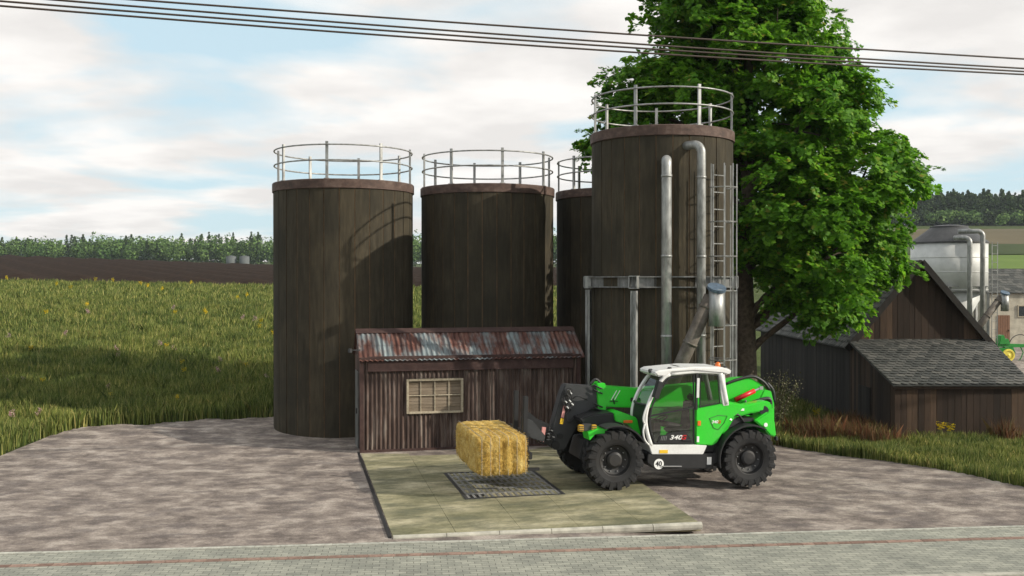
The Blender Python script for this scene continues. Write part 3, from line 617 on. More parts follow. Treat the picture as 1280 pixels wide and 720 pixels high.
# ---------------------------------------------------------------- bale of straw
YAW = R(14); MO = Vector((1.86, 21.82, 0.02)); TILT = R(1.75)
MM = Matrix.Translation(MO) @ Matrix.Rotation(YAW, 4, 'Z') @ Matrix.Rotation(TILT, 4, 'Y'); MI = MM.inverted()
def pl(x, y, W):
    """side-plane point (length, height) of the loader seen at a pixel on the plane lateral = W"""
    o = MI @ CAM; d = MI.to_3x3() @ ray(x, y); t = (W - o.y) / d.y; p = o + d * t; return (p.x, p.z)
def pls(pts, W): return [pl(x, y, W) for x, y in pts]
def bale():
    c = MM @ Vector((-2.42, -.10, 0)); o = empty('straw_bale', (c.x, c.y, .875), (0, 0, YAW)); hw, hl, hh = .54, 1.25, .40
    V = []; idx = []; bm = bmesh.new(); bmesh.ops.create_cube(bm, size=1.0); bmesh.ops.subdivide_edges(bm, edges=bm.edges, cuts=34, use_grid_fill=True)
    rn_ = random.Random(3)
    for v in bm.verts:
        x, y, z = v.co.x * 2, v.co.y * 2, v.co.z * 2
        k = 8; q = (abs(x) ** k + abs(y) ** k + abs(z) ** k) ** (1 / k); m = max(abs(x), abs(y), abs(z)); s = m / q
        x, y, z = x * s, y * s, z * s
        g = 1 - .05 * (abs(math.cos(x * math.pi * 2.5)) ** 8)     # twine grooves across the width
        g2 = 1 + .02 * math.sin(y * 9 + z * 2) + rn_.uniform(-.012, .012)
        v.co = Vector((x * hw * g2, y * hl * (1 - (1 - g) * .9 if abs(y) > .8 else 1) * (1 + .006 * math.sin(x * 11)), z * hh * g * g2 + (.02 * math.sin(y * 2.2))))
    me = bpy.data.meshes.new('straw_bale_body'); bm.to_mesh(me); bm.free(); me.materials.append(MATS['straw'])
    for p in me.polygons: p.use_smooth = True
    link(bpy.data.objects.new('bale_body', me), o)
    # loose straws standing off the faces
    n = 5000; t = rng.random(n); a = rng.uniform(-1, 1, (n, 3)); f = rng.integers(0, 5, n); P = a.copy()
    ax = np.array([0, 0, 1, 1, 2])[f]; sg = np.array([-1, 1, -1, -1, 1])[f]; P[np.arange(n), ax] = sg; k = 8
    q = (np.abs(P) ** k).sum(1) ** (1 / k); P = P / q[:, None] * np.array([hw, hl, hh]); P[np.arange(n), ax] *= 1.0
    d = rng.normal(size=(n, 3)); d[np.arange(n), ax] = np.abs(d[np.arange(n), ax]) * sg * .16; d /= np.linalg.norm(d, axis=1)[:, None]; ln = rng.uniform(.02, .08, n)[:, None]
    s = np.cross(d, rng.normal(size=(n, 3))); s /= np.linalg.norm(s, axis=1)[:, None]; wv = .0028
    A_ = P - s * wv; B_ = P + s * wv; C_ = P + d * ln + s * wv * .8; D_ = P + d * ln - s * wv * .8
    Vv = np.stack([A_, B_, C_, D_], 1).reshape(-1, 3); fast_mesh('loose_straw', Vv, np.full(n, 4), np.arange(4 * n), 'straw', o)
    mb = MB()
    for i in range(6):
        x = -hw + hw * 2 * (i + .5) / 6
        mb.path([(x, -hl * 1.0, -hh * .93), (x, -hl * 1.0, hh * .93), (x, -hl * .93, hh * 1.0), (x, hl * .93, hh * 1.0), (x, hl, hh * .93)], .006, 5)
    mb.build('twine', 'frame_wood', o)
    return tag(o, 'rectangular golden straw bale held above the grate by the loader', 'bale')
bale()

# ---------------------------------------------------------------- telescopic loader
TL = empty('telescopic_loader', MO, (0, TILT, YAW)); tag(TL, 'bright green telescopic loader with white cab and black tyres, lifting the bale', 'loader')
WB = 3.05; TRK = .95
def make_wheel(side):
    r, w = .635, .45; z0 = 0
    prof = [(.33, -.17), (.36, -.19), (.44, -.215), (.53, -.215), (.575, -.20), (.585, -.15), (.59, 0), (.585, .15), (.575, .20), (.53, .215), (.44, .215), (.36, .19), (.33, .17)]
    mb = MB(); mb.lathe(prof, 56, 'Y', closed=True)
    n = 20
    for k in range(n):
        for s in (-1, 1):
            a = 2 * math.pi * (k + (.5 if s > 0 else 0)) / n; da = .17
            V = []
            for (t, lat, rr) in ((0, .012, .635), (1, .225, .615)):
                aa = a - da * t; wd = .034 if t == 0 else .045
                for dr in (rr - .08 * (1 + t), rr):
                    for q in (-1, 1):
                        b = aa + q * wd * (1.25 if dr < rr else 1) / .6; V.append((dr * math.cos(b), s * lat, dr * math.sin(b)))
            mb.add(V, [(0, 1, 3, 2), (4, 6, 7, 5), (2, 3, 7, 6), (0, 4, 5, 1), (0, 2, 6, 4), (1, 5, 7, 3)])
    ty = mb.build('wheel', 'tyre', TL, .006, seg=1)
    s = -1 if side == 'near' else 1
    mb = MB(); mb.lathe([(.345, s * .19), (.33, s * .185), (.315, s * .14), (.30, s * .09), (.2, s * .05), (.17, s * .055), (.165, s * .12), (.12, s * .15), (.001, s * .155)], 40, 'Y', caps=False)
    mb.lathe([(.335, -s * .17), (.31, -s * .1), (.001, -s * .03)], 40, 'Y', caps=False); mb.build('rim', 'rim', ty, smooth=False)
    for k in range(10): mb = MB(); a = 2 * math.pi * k / 10; mb.tube((.245 * math.cos(a), s * .05, .245 * math.sin(a)), (.245 * math.cos(a), s * .10, .245 * math.sin(a)), .013, 6); mb.build('wheel_nut', 'grey', ty)
    return ty
w0 = make_wheel('near'); w0.location = (0, -TRK, .632)
w1 = copy_tree(w0, TL); w1.location = (WB, -TRK, .632); w1.rotation_euler = (0, .13, 0)
w2 = make_wheel('far'); w2.location = (0, TRK, .632)
w3 = copy_tree(w2, TL); w3.location = (WB, TRK, .632)
def P_(name, px, W0, W1, mat, bevel=.012, ref=None, parent=TL, label=None):
    mb = MB(); mb.prism(pls(px, W0 if ref is None else ref), W0, W1); o = mb.build(name, mat, parent, bevel)
    if label: o['label'] = label
    return o
def pt(x, y, W): l, z = pl(x, y, W); return Vector((l, W, z))
# chassis and axles
mb = MB(); mb.prism([(-.55, .55), (-.45, .95), (.4, 1.0), (.9, .78), (2.3, .78), (2.7, 1.05), (3.7, 1.1), (3.85, .7), (3.4, .5), (.4, .45), (-.3, .42)], -.38, .42)
mb.build('chassis', 'dark_grey', TL, .02)
for x in (0, WB):
    mb = MB(); mb.tube((x, -.8, .632), (x, .8, .632), .12, 14); mb.lathe([(.001, -.24), (.17, -.18), (.21, 0), (.17, .18), (.001, .24)], 20, 'Y', (x, 0, .632)); mb.build('axle', 'dark_grey', TL, smooth=True)
# lower side box (near) and engine hood (far side)
lb = P_('side_box', [(810, 568), (894, 567), (896, 560), (900, 556), (897, 577), (886, 586), (818, 586), (809, 578)], -1.03, -.42, 'black', .015)
P_('sill', [(811, 556), (868, 556), (884, 557), (879, 568), (815, 568)], -1.035, -.3, 'white', .01)
mb = MB(); mb.prism([(1.6, .8), (1.65, 1.5), (1.9, 1.62), (3.0, 1.62), (3.35, 1.3), (3.3, 1.0), (2.2, .8)], .5, 1.1); mb.build('engine_hood', 'green', TL, .05, seg=3)
mb = MB(); a = pt(828, 583, -1.06); b = pt(852, 583, -1.06); mb.tube(a, b, .014, 8); mb.build('step_bar', 'grey', lb)
# rear body side panel
bp = P_('body_panel', [(870, 511), (909, 503), (932, 506), (926, 514), (914, 524), (904, 540), (897, 553), (891, 557), (870, 556)], -1.02, -.55, 'green', .02)
mb = MB(); mb.path([pt(x, y, -1.026) for x, y in ((887, 523), (898, 519), (909, 520), (905, 529), (898, 537), (892, 535), (887, 523))], .006, 5); mb.build('panel_groove', 'dark_grey', bp)
# rear frame plates carrying the boom pivot
for W0, W1 in ((-.30, -.24), (.36, .42)):
    P_('boom_bracket', [(910, 512), (948, 503), (956, 487), (964, 489), (968, 505), (968, 530), (958, 535), (930, 534), (905, 545)], W0, W1, 'green', .012, ref=-.30)
P_('rear_arm', [(905, 514), (930, 507), (958, 501), (965, 504), (966, 512), (955, 514), (938, 517), (920, 522), (906, 545), (901, 543)], -.92, -.62, 'green', .03)
P_('rear_fender', [(943, 526), (958, 516), (965, 513), (969, 528), (971, 546), (963, 545), (955, 536)], -1.0, -.55, 'green', .03)
mb = MB(); mb.prism([(3.55, .75), (3.5, 1.25), (3.62, 1.5), (3.85, 1.25), (3.92, .85), (3.8, .7)], -.5, 1.0); mb.build('counterweight', 'dark_grey', TL, .04)
# arched wheel guards
def guard(xc, a0, a1, mat='black', name='wheel_guard', W0=-1.18, W1=-.74, r=.70, t=.035):
    mb = MB(); n = 14; pts = []
    for i in range(n + 1): a = R(a0 + (a1 - a0) * i / n); pts.append((xc + r * math.cos(a), .632 + r * math.sin(a)))
    for i in range(n, -1, -1): a = R(a0 + (a1 - a0) * i / n); pts.append((xc + (r + t) * math.cos(a), .632 + (r + t) * math.sin(a)))
    V = [(x, W0, z) for x, z in pts] + [(x, W1, z) for x, z in pts]; m = len(pts); Fc = []
    for i in range(n): Fc += [(i, i + 1, m - 2 - i, m - 1 - i), (i + m, m - 1 - i + m, m - 2 - i + m, i + 1 + m)]
    for i in range(m): Fc.append((i, i + m, (i + 1) % m + m, (i + 1) % m))
    mb.add(V, Fc); return mb.build(name, mat, TL, .008)
guard(0, 30, 112); guard(WB, 60, 195); guard(0, 30, 112, W0=.74, W1=1.18); guard(WB, 60, 160, W0=.74, W1=1.18)
mb = MB(); mb.prism([(WB - 1.0, .75), (WB - .68, .75), (WB - .66, .95), (WB - .5, 1.2), (WB - .15, 1.38), (WB + .2, 1.4), (WB + .2, 1.48), (WB - .4, 1.46), (WB - .85, 1.05)], -.9, -.5); mb.build('inner_guard', 'black', TL, .01)
# front body: green brackets, lamps
fb = P_('front_body', [(769, 518), (777, 515), (796, 522), (803, 545), (794, 540), (786, 531), (770, 527)], -.55, .3, 'green', .02)
P_('front_guard_bracket', [(735, 541), (748, 536), (760, 536), (757, 542), (744, 543), (737, 551)], -1.0, -.6, 'green', .01)
P_('front_cover', [(742, 518), (768, 516), (790, 545), (757, 545), (735, 540), (724, 524)], -.45, .45, 'black', .03)
mb = MB(); p = pt(785, 527, -.57); mb.box(p, (.2, .05, .06)); mb.build('indicator', 'orange', fb, .01)
lh = P_('lamp_bracket', [(728, 530), (740, 530), (740, 539), (728, 539)], -.86, -.78, 'dark_grey', .01)
for x in (726, 742):
    mb = MB(); p = pt(x, 535, -.85); mb.box(p, (.11, .1, .14)); hl = mb.build('headlight', 'lamp_amber', lh, .012)
    mb = MB(); [mb.box(p + Vector((0, -.053, dz)), (.12, .012, .012)) for dz in (-.04, 0, .04)]; mb.build('lamp_grille', 'dark_grey', hl)
# ---- cab
WN, WF = -1.0, -.2
cabpts = [(814, 557), (809, 540), (807, 524), (810, 507), (818, 489), (829, 473), (837, 468)]
def dens(pts, k=4):
    """Catmull-Rom through 3-D points"""
    P = [2 * pts[0] - pts[1]] + list(pts) + [2 * pts[-1] - pts[-2]]; out = []
    for i in range(1, len(P) - 2):
        for j in range(k):
            t = j / k; a, b, c, d = P[i - 1], P[i], P[i + 1], P[i + 2]
            out.append(.5 * ((2 * b) + (c - a) * t + (2 * a - 5 * b + 4 * c - d) * t * t + (3 * b - a - 3 * c + d) * t ** 3))
    return out + [pts[-1]]
near_A = dens([pt(x, y, WN) for x, y in cabpts]); shiftW = Vector((0, WF - WN, 0))
cab = MB()
for off in (Vector(), shiftW):
    cab.path([p + off for p in near_A], .042, 8)
    cab.path([p + off for p in dens([pt(837, 468, WN), pt(870, 465, WN), pt(902, 466, WN)])], .035, 8)
    cab.path([p + off for p in dens([pt(900, 466, WN), pt(903, 480, WN), pt(908, 505, WN)])], .06, 8)
cab_frame = cab.build('cab_frame', 'white', TL, smooth=True)
P_('pillar_panel', [(899, 464), (906, 465), (908, 485), (912, 507), (904, 508), (901, 490)], -1.03, -.96, 'white', .012, parent=cab_frame)
mb = MB(); mb.bar(pt(871, 467, WN - .01), pt(870, 512, WN - .01), .05, .05, up=(0, 1, 0)); mb.build('middle_pillar', 'black', cab_frame)
mb = MB(); mb.box(pt(872.5, 485, WN - .045), (.06, .02, .42)); mb.build('pillar_cover', 'white', cab_frame, .005)
roofpx = [(822, 471), (818, 466), (824, 463), (840, 461), (868, 458.5), (903, 459), (914, 462), (916, 465), (911, 468.5), (903, 467), (868, 464), (840, 466), (831, 471)]
rf = P_('roof', roofpx, WN - .06, WF + .08, 'white', .03, ref=WN - .06)
P_('roof_hatch', [(845, 460), (862, 459.5), (860, 457.5), (847, 458)], -.75, -.3, 'dark_glass', .005, ref=-.75, parent=rf)
P_('roof_visor', [(812, 466), (816, 461), (826, 460), (824, 466)], -.85, .0, 'white', .02, ref=-.6, parent=rf)
# windscreen: curved glass between the two front pillars
def loft(name, A_, B_, mat, parent, th=.006):
    n = len(A_); V = list(A_) + list(B_); Fc = [(i, i + 1, n + i + 1, n + i) for i in range(n - 1)]; mb = MB(); mb.add(V, Fc); return mb.build(name, mat, parent, smooth=True)
mid = [p + shiftW * .5 + Vector((-.1, 0, 0)) for p in near_A]
ws = loft('windscreen', near_A[12:], mid[12:], 'cab_glass', cab_frame); loft('windscreen_far', mid[12:], [p + shiftW for p in near_A][12:], 'cab_glass', ws).name = 'glass_sheet'
mb = MB()
for k in (12, ): mb.path([near_A[k], mid[k], near_A[k] + shiftW], .03, 8)
mb.path([near_A[-1], mid[-1], near_A[-1] + shiftW], .035, 8); mb.build('windscreen_frame', 'black', cab_frame)
lw = loft('lower_front_panel', near_A[:13], [p + shiftW for p in near_A[:13]], 'black', cab_frame)
# door: glass, black frame, mid bar, lower trim with the model lettering
dpx = [(818, 554), (814, 540), (812, 525), (815, 508), (823, 491), (836, 473), (867, 468), (867, 554)]
dg = P_('door', dpx, WN - .012, WN - .004, 'cab_glass', 0, ref=WN, label='glazed cab door with black frame')
mb = MB(); pp = [pt(x, y, WN - .012) for x, y in dpx]; mb.path(pp, .02, 6, closed=True); mb.bar(pt(813, 520, WN - .012), pt(867, 509, WN - .012), .03, .05, up=(0, 1, 0)); mb.build('door_frame', 'black', dg)
P_('door_trim', [(821, 554), (824, 545), (832, 543), (838, 541), (856, 538), (866, 554)], WN - .028, WN - .014, 'black', .003, ref=WN, parent=dg)
mb = MB(); mb.bar(pt(853, 550, WN - .045), pt(866, 550, WN - .045), .02, .03, up=(0, 1, 0)); mb.build('door_handle', 'dark_grey', dg, .004)
def text(body, px, py, W, size, mat, parent, name, shear=0.0, sx=1.0, align='CENTER', ex=.002):
    cu = bpy.data.curves.new(name, 'FONT'); cu.body = body; cu.size = size; cu.extrude = ex; cu.align_x = align; cu.align_y = 'CENTER'; cu.shear = shear; cu.offset = .004 * size / .2
    tmp = bpy.data.objects.new(name + '_tmp', cu); scene.collection.objects.link(tmp); dg_ = bpy.context.evaluated_depsgraph_get(); dg_.update()
    me = bpy.data.meshes.new_from_object(tmp.evaluated_get(dg_)); bpy.data.objects.remove(tmp); me.materials.clear(); me.materials.append(MATS[mat])
    M = Matrix.Translation(pt(px, py, W)) @ Matrix.Rotation(math.pi / 2, 4, 'X') @ Matrix.Diagonal((sx, 1, 1, 1)); me.transform(M); return link(bpy.data.objects.new(name, me), parent)
for i in range(4):
    mb = MB(); x = 826 + i * 2.0; mb.bar(pt(x, 550.5, WN - .03), pt(x + 1.3, 545, WN - .03), .012, .02, up=(0, 1, 0)); mb.build('trim_stripe', 'grey', dg)
text('340', 844.5, 547, WN - .031, .13, 'label_white', dg, 'lettering', .25, 1.45); text('G', 854.2, 547, WN - .031, .13, 'red', dg, 'lettering', .2, 1.3)
text('340', 893.5, 527.5, -1.027, .09, 'label_white', bp, 'lettering', .2, 1.1); text('G', 899, 527.5, -1.027, .09, 'red', bp, 'lettering', .2, 1.1)
# rear side window
rw = P_('rear_window', [(875, 468), (897, 469), (900, 504), (875, 509)], WN - .010, WN - .004, 'rear_glass', 0, ref=WN)
mb = MB(); mb.path([pt(x, y, WN - .01) for x, y in [(875, 468), (897, 469), (900, 504), (875, 509)]], .018, 6, closed=True); mb.build('window_frame', 'black', rw)
# white grab rail left of door
mb = MB(); mb.path(dens([pt(806, 530, -1.05), pt(804, 540, -1.06), pt(806, 550, -1.05), pt(811, 556, -1.03)]), .02, 6); mb.path(dens([pt(813, 499, -1.05), pt(807, 512, -1.07), pt(804, 524, -1.07), pt(806, 530, -1.05)]), .02, 6); mb.build('grab_rail', 'white', cab_frame, smooth=True)
# cab back wall, floor, seat, wheel
mb = MB(); mb.box((1.98, -.5, 1.25), (.05, .9, .9)); mb.build('cab_back_wall', 'dark_grey', cab_frame)
mb = MB(); mb.box((1.4, -.5, .74), (1.2, .9, .06)); mb.build('cab_floor', 'dark_grey', cab_frame)
mb = MB(); mb.box((1.62, -.5, 1.17), (.46, .46, .12)); mb.box((1.6, -.5, .95), (.34, .36, .34)); mb.box((1.86, -.5, 1.5), (.12, .44, .62), Matrix.Rotation(.12, 3, 'Y')); mb.box((1.92, -.5, 1.88), (.09, .26, .16)); mb.build('driver_seat', 'seat_fabric', cab_frame, .04, seg=3)
mb = MB(); mb.tube((1.0, -.5, .8), (1.2, -.5, 1.38), .04, 10)
cw = Vector((1.2, -.5, 1.4)); rr = Matrix.Rotation(R(-28), 3, 'Y'); mb.path([cw + rr @ Vector((.19 * math.cos(t), .19 * math.sin(t), 0)) for t in np.linspace(0, 2 * math.pi, 20, endpoint=False)], .016, 6, closed=True)
for t in (0, 2.1, 4.2): mb.tube(cw, cw + rr @ Vector((.19 * math.cos(t), .19 * math.sin(t), 0)), .012, 6)
mb.box((1.02, -.5, 1.15), (.14, .7, .45)); mb.build('steering_wheel', 'black', cab_frame)
P_('inner_panel', [(848, 545), (855, 520), (862, 511), (868, 510), (868, 546)], -.40, -.34, 'green', .01, parent=cab_frame)
# mirror, beacon, lamps, aerial
mb = MB(); mb.box(pt(822, 487, -1.16), (.11, .16, .36), Matrix.Rotation(.28, 3, 'Y')); mb.path([pt(828, 470, -1.05), pt(824, 474, -1.15), pt(822, 480, -1.16)], .014, 6); mb.build('mirror', 'black', TL, .03, seg=3)
bc = MB(); bc.lathe([(.06, 0), (.062, .02), (.052, .09), (.03, .12), (.001, .125)], 20, c=tuple(pt(897, 459.5, -.75))); be = bc.build('beacon', 'orange', rf, smooth=True)
mb = MB(); q = pt(897, 456, -.75); mb.tube(q, q + Vector((0, 0, .14)), .012, 6); mb.box(q + Vector((-.05, 0, .15)), (.3, .06, .015)); mb.build('aerial', 'dark_grey', be)
for x, y in ((836.5, 462), (905.5, 461)):
    mb = MB(); q = pt(x, y, -.95); mb.path([q + Vector((.04, 0, 0)), q + Vector((-.03, -.02, 0))], .055, 14); mb.build('work_lamp', 'black', rf, .01)
for W in (-.75, -.25):
    mb = MB(); q = pt(815, 463.5, W); mb.path([q, q + Vector((-.07, 0, -.01))], .05, 12); mb.build('work_lamp', 'dark_grey', rf, .008)
# ---- boom
B0, B1 = .02, .38
bm_ = P_('boom', [(748, 482), (800, 486), (905, 477), (922, 473), (938, 472), (955, 482), (966, 500), (966, 516), (955, 517), (905, 510), (800, 510), (750, 508.5)], B0, B1, 'green', .03)
P_('boom_collar', [(746, 479), (757, 479), (758, 513), (748, 512)], B0 - .03, B1 + .03, 'green', .015, parent=bm_)
P_('boom_slot', [(788, 497), (800, 497), (800, 502), (788, 502)], B0 - .006, B0 + .02, 'black', 0, ref=B0, parent=bm_)
for x in (764, 768): mb = MB(); mb.bar(pt(x, 500, B0 - .006), pt(x + 7, 488, B0 - .006), .014, .012, up=(0, 1, 0)); mb.build('boom_stripe', 'label_white', bm_)
mb = MB()
for y in (484, 490, 507, 512): mb.path(dens([pt(742, y - 3, B0 - .05), pt(748, y, B0 - .07), pt(753, y + 2, B0 - .05)]), .018, 6)
mb.path(dens([pt(738, 480, .1), pt(745, 474, .1), pt(752, 480, .1), pt(757, 484, .1)]), .03, 6); mb.build('hose_bundle', 'black', bm_)
bh = P_('boom_head', [(750, 483), (707, 480.5), (702, 492), (691, 532), (683, 545), (685, 557), (695, 563), (706, 562), (713, 548), (726, 526), (737, 512), (751, 507)], B0 + .03, B1 - .03, 'dark_grey', .02)
mb = MB()
for x, y, r in ((694, 556, .09), (711, 489, .08), (700, 545, .06)): q = pt(x, y, B0 + .03); mb.tube(q + Vector((0, -.05, 0)), q + Vector((0, .4, 0)), r, 16)
mb.build('pivot_pins', 'black', bh)
mb = MB()
for k in range(7):
    x = 706 + 2.0 * (k % 4); mb.path(dens([pt(x + random.uniform(-2, 2), 486 + 3 * k % 9, B0 - .05 - .02 * k), pt(x + random.uniform(-4, 4), 497 + k, B0 - .08), pt(x + random.uniform(-5, 5), 505 + k, B0 - .06), pt(x + random.uniform(-3, 5), 514, B0 - .03)]), .012, 5)
mb.build('hydraulic_hoses', 'black', bh, smooth=True)
for x, y in ((710, 487), (712, 490), (706, 501), (711, 500), (714, 504), (708, 508)): mb = MB(); mb.tube(pt(x, y, B0 - .08), pt(x + 2.5, y + 2.5, B0 - .08), .02, 8); mb.build('hose_coupling', 'silver', bh)
mb = MB(); mb.bar(pt(706, 507, B0 - .02), pt(703, 522, B0 - .02), .06, .02, up=(0, 1, 0)); mb.build('warning_sticker', 'pink', bh)
mb = MB(); mb.bar(pt(703, 523, B0 - .02), pt(701.5, 530, B0 - .02), .07, .02, up=(0, 1, 0)); mb.build('yellow_sticker', 'yellow', bh)
mb = MB(); mb.path(dens([pt(716, 502, B0 - .03), pt(708, 520, B0 - .07), pt(712, 528, B0 - .06), pt(722, 518, B0 - .03)]), .014, 6); mb.path(dens([pt(734, 500, B0 - .03), pt(722, 495, B0 - .1), pt(714, 500, B0 - .05)]), .014, 6); mb.path(dens([pt(735, 512, 0), pt(728, 535, -.1), pt(731, 552, -.15)]), .016, 6); mb.build('long_hoses', 'black', bh)
mb = MB(); mb.bar(pt(762, 501.5, B0 - .004), pt(772, 501.5, B0 - .004), .012, .05, up=(0, 1, 0)); mb.bar(pt(766, 498, B0 - .006), pt(768, 505, B0 - .006), .012, .06, up=(0, 1, 0)); mb.build('boom_emblem', 'black', bm_)
# tilt cylinder inside the head, lift cylinder below boom
mb = MB(); mb.tube(pt(728, 505, .2), pt(703, 550, .2), .05, 12); mb.build('tilt_cylinder', 'silver', bh)
mb = MB(); mb.tube(pt(785, 520, .2), pt(880, 540, .2), .07, 14); mb.build('lift_cylinder', 'black', TL)
# red ram by the boom foot with its brackets and hoses
q0, q1 = pt(919, 500, -.14), pt(943, 488.5, -.14)
mb = MB(); mb.tube(q0, q1, .055, 14); rd_ = mb.build('red_cylinder', 'red', TL, smooth=True)
mb = MB(); mb.tube(q1, pt(951, 485, -.14), .028, 10); mb.box(pt(951, 485, -.14), (.08, .08, .08)); mb.tube(pt(932, 500, -.12), pt(932, 511, -.12), .025, 8); mb.build('rod', 'silver', rd_)
mb = MB(); mb.path(dens([pt(907, 480, 0), pt(920, 475, 0), pt(940, 470.5, 0), pt(954, 477, 0), pt(962, 487, 0)]), .035, 7); mb.path(dens([pt(909, 511, -.33), pt(925, 509, -.36), pt(950, 500, -.36), pt(962, 499, -.36), pt(963, 510, -.36)]), .045, 7)
mb.path(dens([pt(958, 478, .1), pt(966, 488, .1), pt(968, 503, .1)]), .04, 7); mb.path(dens([pt(905, 535, -.95), pt(912, 523, -.97), pt(922, 518, -.95), pt(930, 528, -.9)]), .025, 6); mb.path(dens([pt(922, 522, -.6), pt(935, 517, -.62), pt(952, 522, -.6)]), .03, 6); mb.build('rear_hoses', 'black', TL, smooth=True)
mb = MB(); mb.tube(pt(905, 522, -.98), pt(914, 525, -.98), .03, 8); mb.tube(pt(905, 532, -.98), pt(909, 527, -.98), .02, 8); mb.build('fuel_filter', 'silver', TL)
mb = MB(); q = pt(957, 531, -1.0); mb.path([q, q + Vector((0, -.015, 0))], .045, 16); mb.box(pt(927, 512, -.93), (.12, .012, .05)); mb.build('reflector', 'label_white', TL)
mb = MB(); mb.path([pt(955, 513, -.93), pt(955, 513, -.90)], .1, 18); mb.build('pivot_cap', 'dark_grey', TL)
mb = MB(); mb.box(pt(970, 548, -.95), (.05, .1, .08)); mb.build('tail_light', 'dark_grey', TL, .008)
# decals
mb = MB(); q = pt(823.5, 580, -1.034); mb.path([q, q + Vector((0, -.008, 0))], .11, 28); dsc = mb.build('speed_disc', 'label_white', TL)
text('40', 823.5, 580, -1.045, .15, 'black', dsc, 'lettering', 0, .95)
mb = MB(); mb.box(pt(886.5, 576, -1.038), (.1, .012, .16)); mb.box(pt(872.3, 549, -1.03), (.05, .03, .12)); mb.build('white_plate', 'label_white', TL)
mb = MB(); mb.box(pt(829.5, 564.5, -1.04), (.19, .008, .07)); mb.build('yellow_sticker', 'yellow', TL)
mb = MB(); mb.box(pt(874, 529, -1.03), (.07, .02, .1)); mb.build('reflector', 'orange', TL)
# ---- bale gripper
gr = MB()
def Lfor(x, W):      # length at which a pixel column meets lateral W
    return pl(x, 500, W)[0]
gr.box((-1.83, -.1, .74), (.09, 2.0, .14)); gr.box((-1.83, -.1, 1.12), (.09, 1.5, .09))
gr.build('gripper_frame', 'black', TL, .012)
for x, y0, y1, W in ((645, 488, 546, -.15), (657, 495, 556, -.62)):
    mb = MB(); L0 = Lfor(x, W); zt = pl(x, y0, W)[1]; zb = pl(x, y1, W)[1]; mb.box((L0, W, (zt + zb) / 2), (.10, .09, zt - zb)); mb.build('gripper_post', 'black', TL, .012)
for W in (-.8, .0, .6):
    mb = MB(); mb.bar((-1.85, W, .42), (-1.55, W, .42), .06, .06); mb.bar((-1.83, W, .40), (-1.83, W, 1.1), .06, .08); mb.build('gripper_bar', 'black', TL)
P_('carriage', [(656, 512), (664, 517), (672, 524), (686, 530), (693, 540), (692, 556), (676, 555), (668, 545), (657, 530)], .02, .34, 'black', .02)
P_('carriage_plate', [(652, 520), (666, 526), (682, 545), (680, 553), (664, 548), (652, 536)], -.35, -.27, 'dark_grey', .015)
mb = MB(); mb.bar(pt(680, 534, -.28), pt(677, 552, -.28), .08, .05, up=(0, 1, 0)); mb.build('warning_sticker', 'pink', TL)
mb = MB(); mb.box(pt(657, 529, -.37), (.05, .02, .1)); mb.build('white_sticker', 'label_white', TL)
mb = MB()
for k in range(6): mb.path(dens([pt(684 + 2 * k, 536 + k * 2, -.05), pt(688 - k, 530 + 4 * k, -.12), pt(680 + 3 * k, 548, -.06)]), .013, 5)
for x, y in ((688, 538), (684, 542), (690, 546)): mb.tube(pt(x, y, -.12), pt(x + 3, y + 1, -.12), .022, 8)
mb.build('quick_couplings', 'dark_grey', TL)

# ---------------------------------------------------------------- barn with lean-to
def plank_wall(mb, p0, p1, z0, topf, w=.17, t=.03, seed=0, gap=.008):
    """vertical boards between plan points p0 and p1, top height topf(s)"""
    rs = random.Random(seed); p0, p1 = Vector((*p0, 0)), Vector((*p1, 0)); Ln = (p1 - p0).length; d = (p1 - p0) / Ln; n = Vector((d.y, -d.x, 0)); s = 0
    while s < Ln - .01:
        e = min(Ln, s + w * rs.uniform(.85, 1.15)); o = rs.uniform(0, .012); a, b = p0 + d * (s + gap / 2) + n * o, p0 + d * (e - gap / 2) + n * o; bz = z0 + rs.uniform(-.02, .03)
        za, zb = topf(s), topf(e); up = Vector((0, 0, 1)); V = []
        for q in (Vector(), -n * t): V += [a + q + up * bz, b + q + up * bz, b + q + up * zb, a + q + up * za]
        mb.add(V, [(0, 1, 2, 3), (7, 6, 5, 4), (0, 4, 5, 1), (1, 5, 6, 2), (2, 6, 7, 3), (3, 7, 4, 0)]); s = e
def shingles(mb, o, ux, uy, w, l, sw=.26, sl=.22, seed=0):
    o, ux, uy = Vector(o), Vector(ux).normalized(), Vector(uy).normalized(); n = ux.cross(uy).normalized(); rs = random.Random(seed); r = 0; y = 0
    wf = w if callable(w) else (lambda q, w=w: w)
    V = [o + uy * b + ux * a + n * c for c in (-.01, -.05) for a, b in ((0, 0), (wf(0), 0), (wf(l), l), (0, l))]
    mb.add(V, [(0, 1, 2, 3), (7, 6, 5, 4), (0, 4, 5, 1), (1, 5, 6, 2), (2, 6, 7, 3), (3, 7, 4, 0)])
    while y < l - .02:
        x = -(sw / 2 if r % 2 else 0); w = wf(y)
        while x < w:
            x0, x1 = max(0, x) + .004, min(w, x + sw) - .004
            if x1 - x0 > .03:
                y1 = min(l, y + sl * 1.35); lift = .022 + rs.uniform(0, .012); xm = (x0 + x1) / 2; c = .3 * (x1 - x0); t = rs.uniform(-.01, .01)
                P = [(x0, y + .07), (xm - c * .6, y + t), (xm + c * .6, y + t), (x1, y + .07), (x1, y1), (x0, y1)]
                V = [o + ux * a + uy * b + n * (lift * (1 - (b - y) / (sl * 1.35))) + n * .004 for a, b in P]; V += [v - n * .01 for v in V]
                mb.add(V, [tuple(range(6)), tuple(range(11, 5, -1))] + [(i + 6, (i + 1) % 6 + 6, (i + 1) % 6, i) for i in range(6)])
            x += sw
        y += sl; r += 1
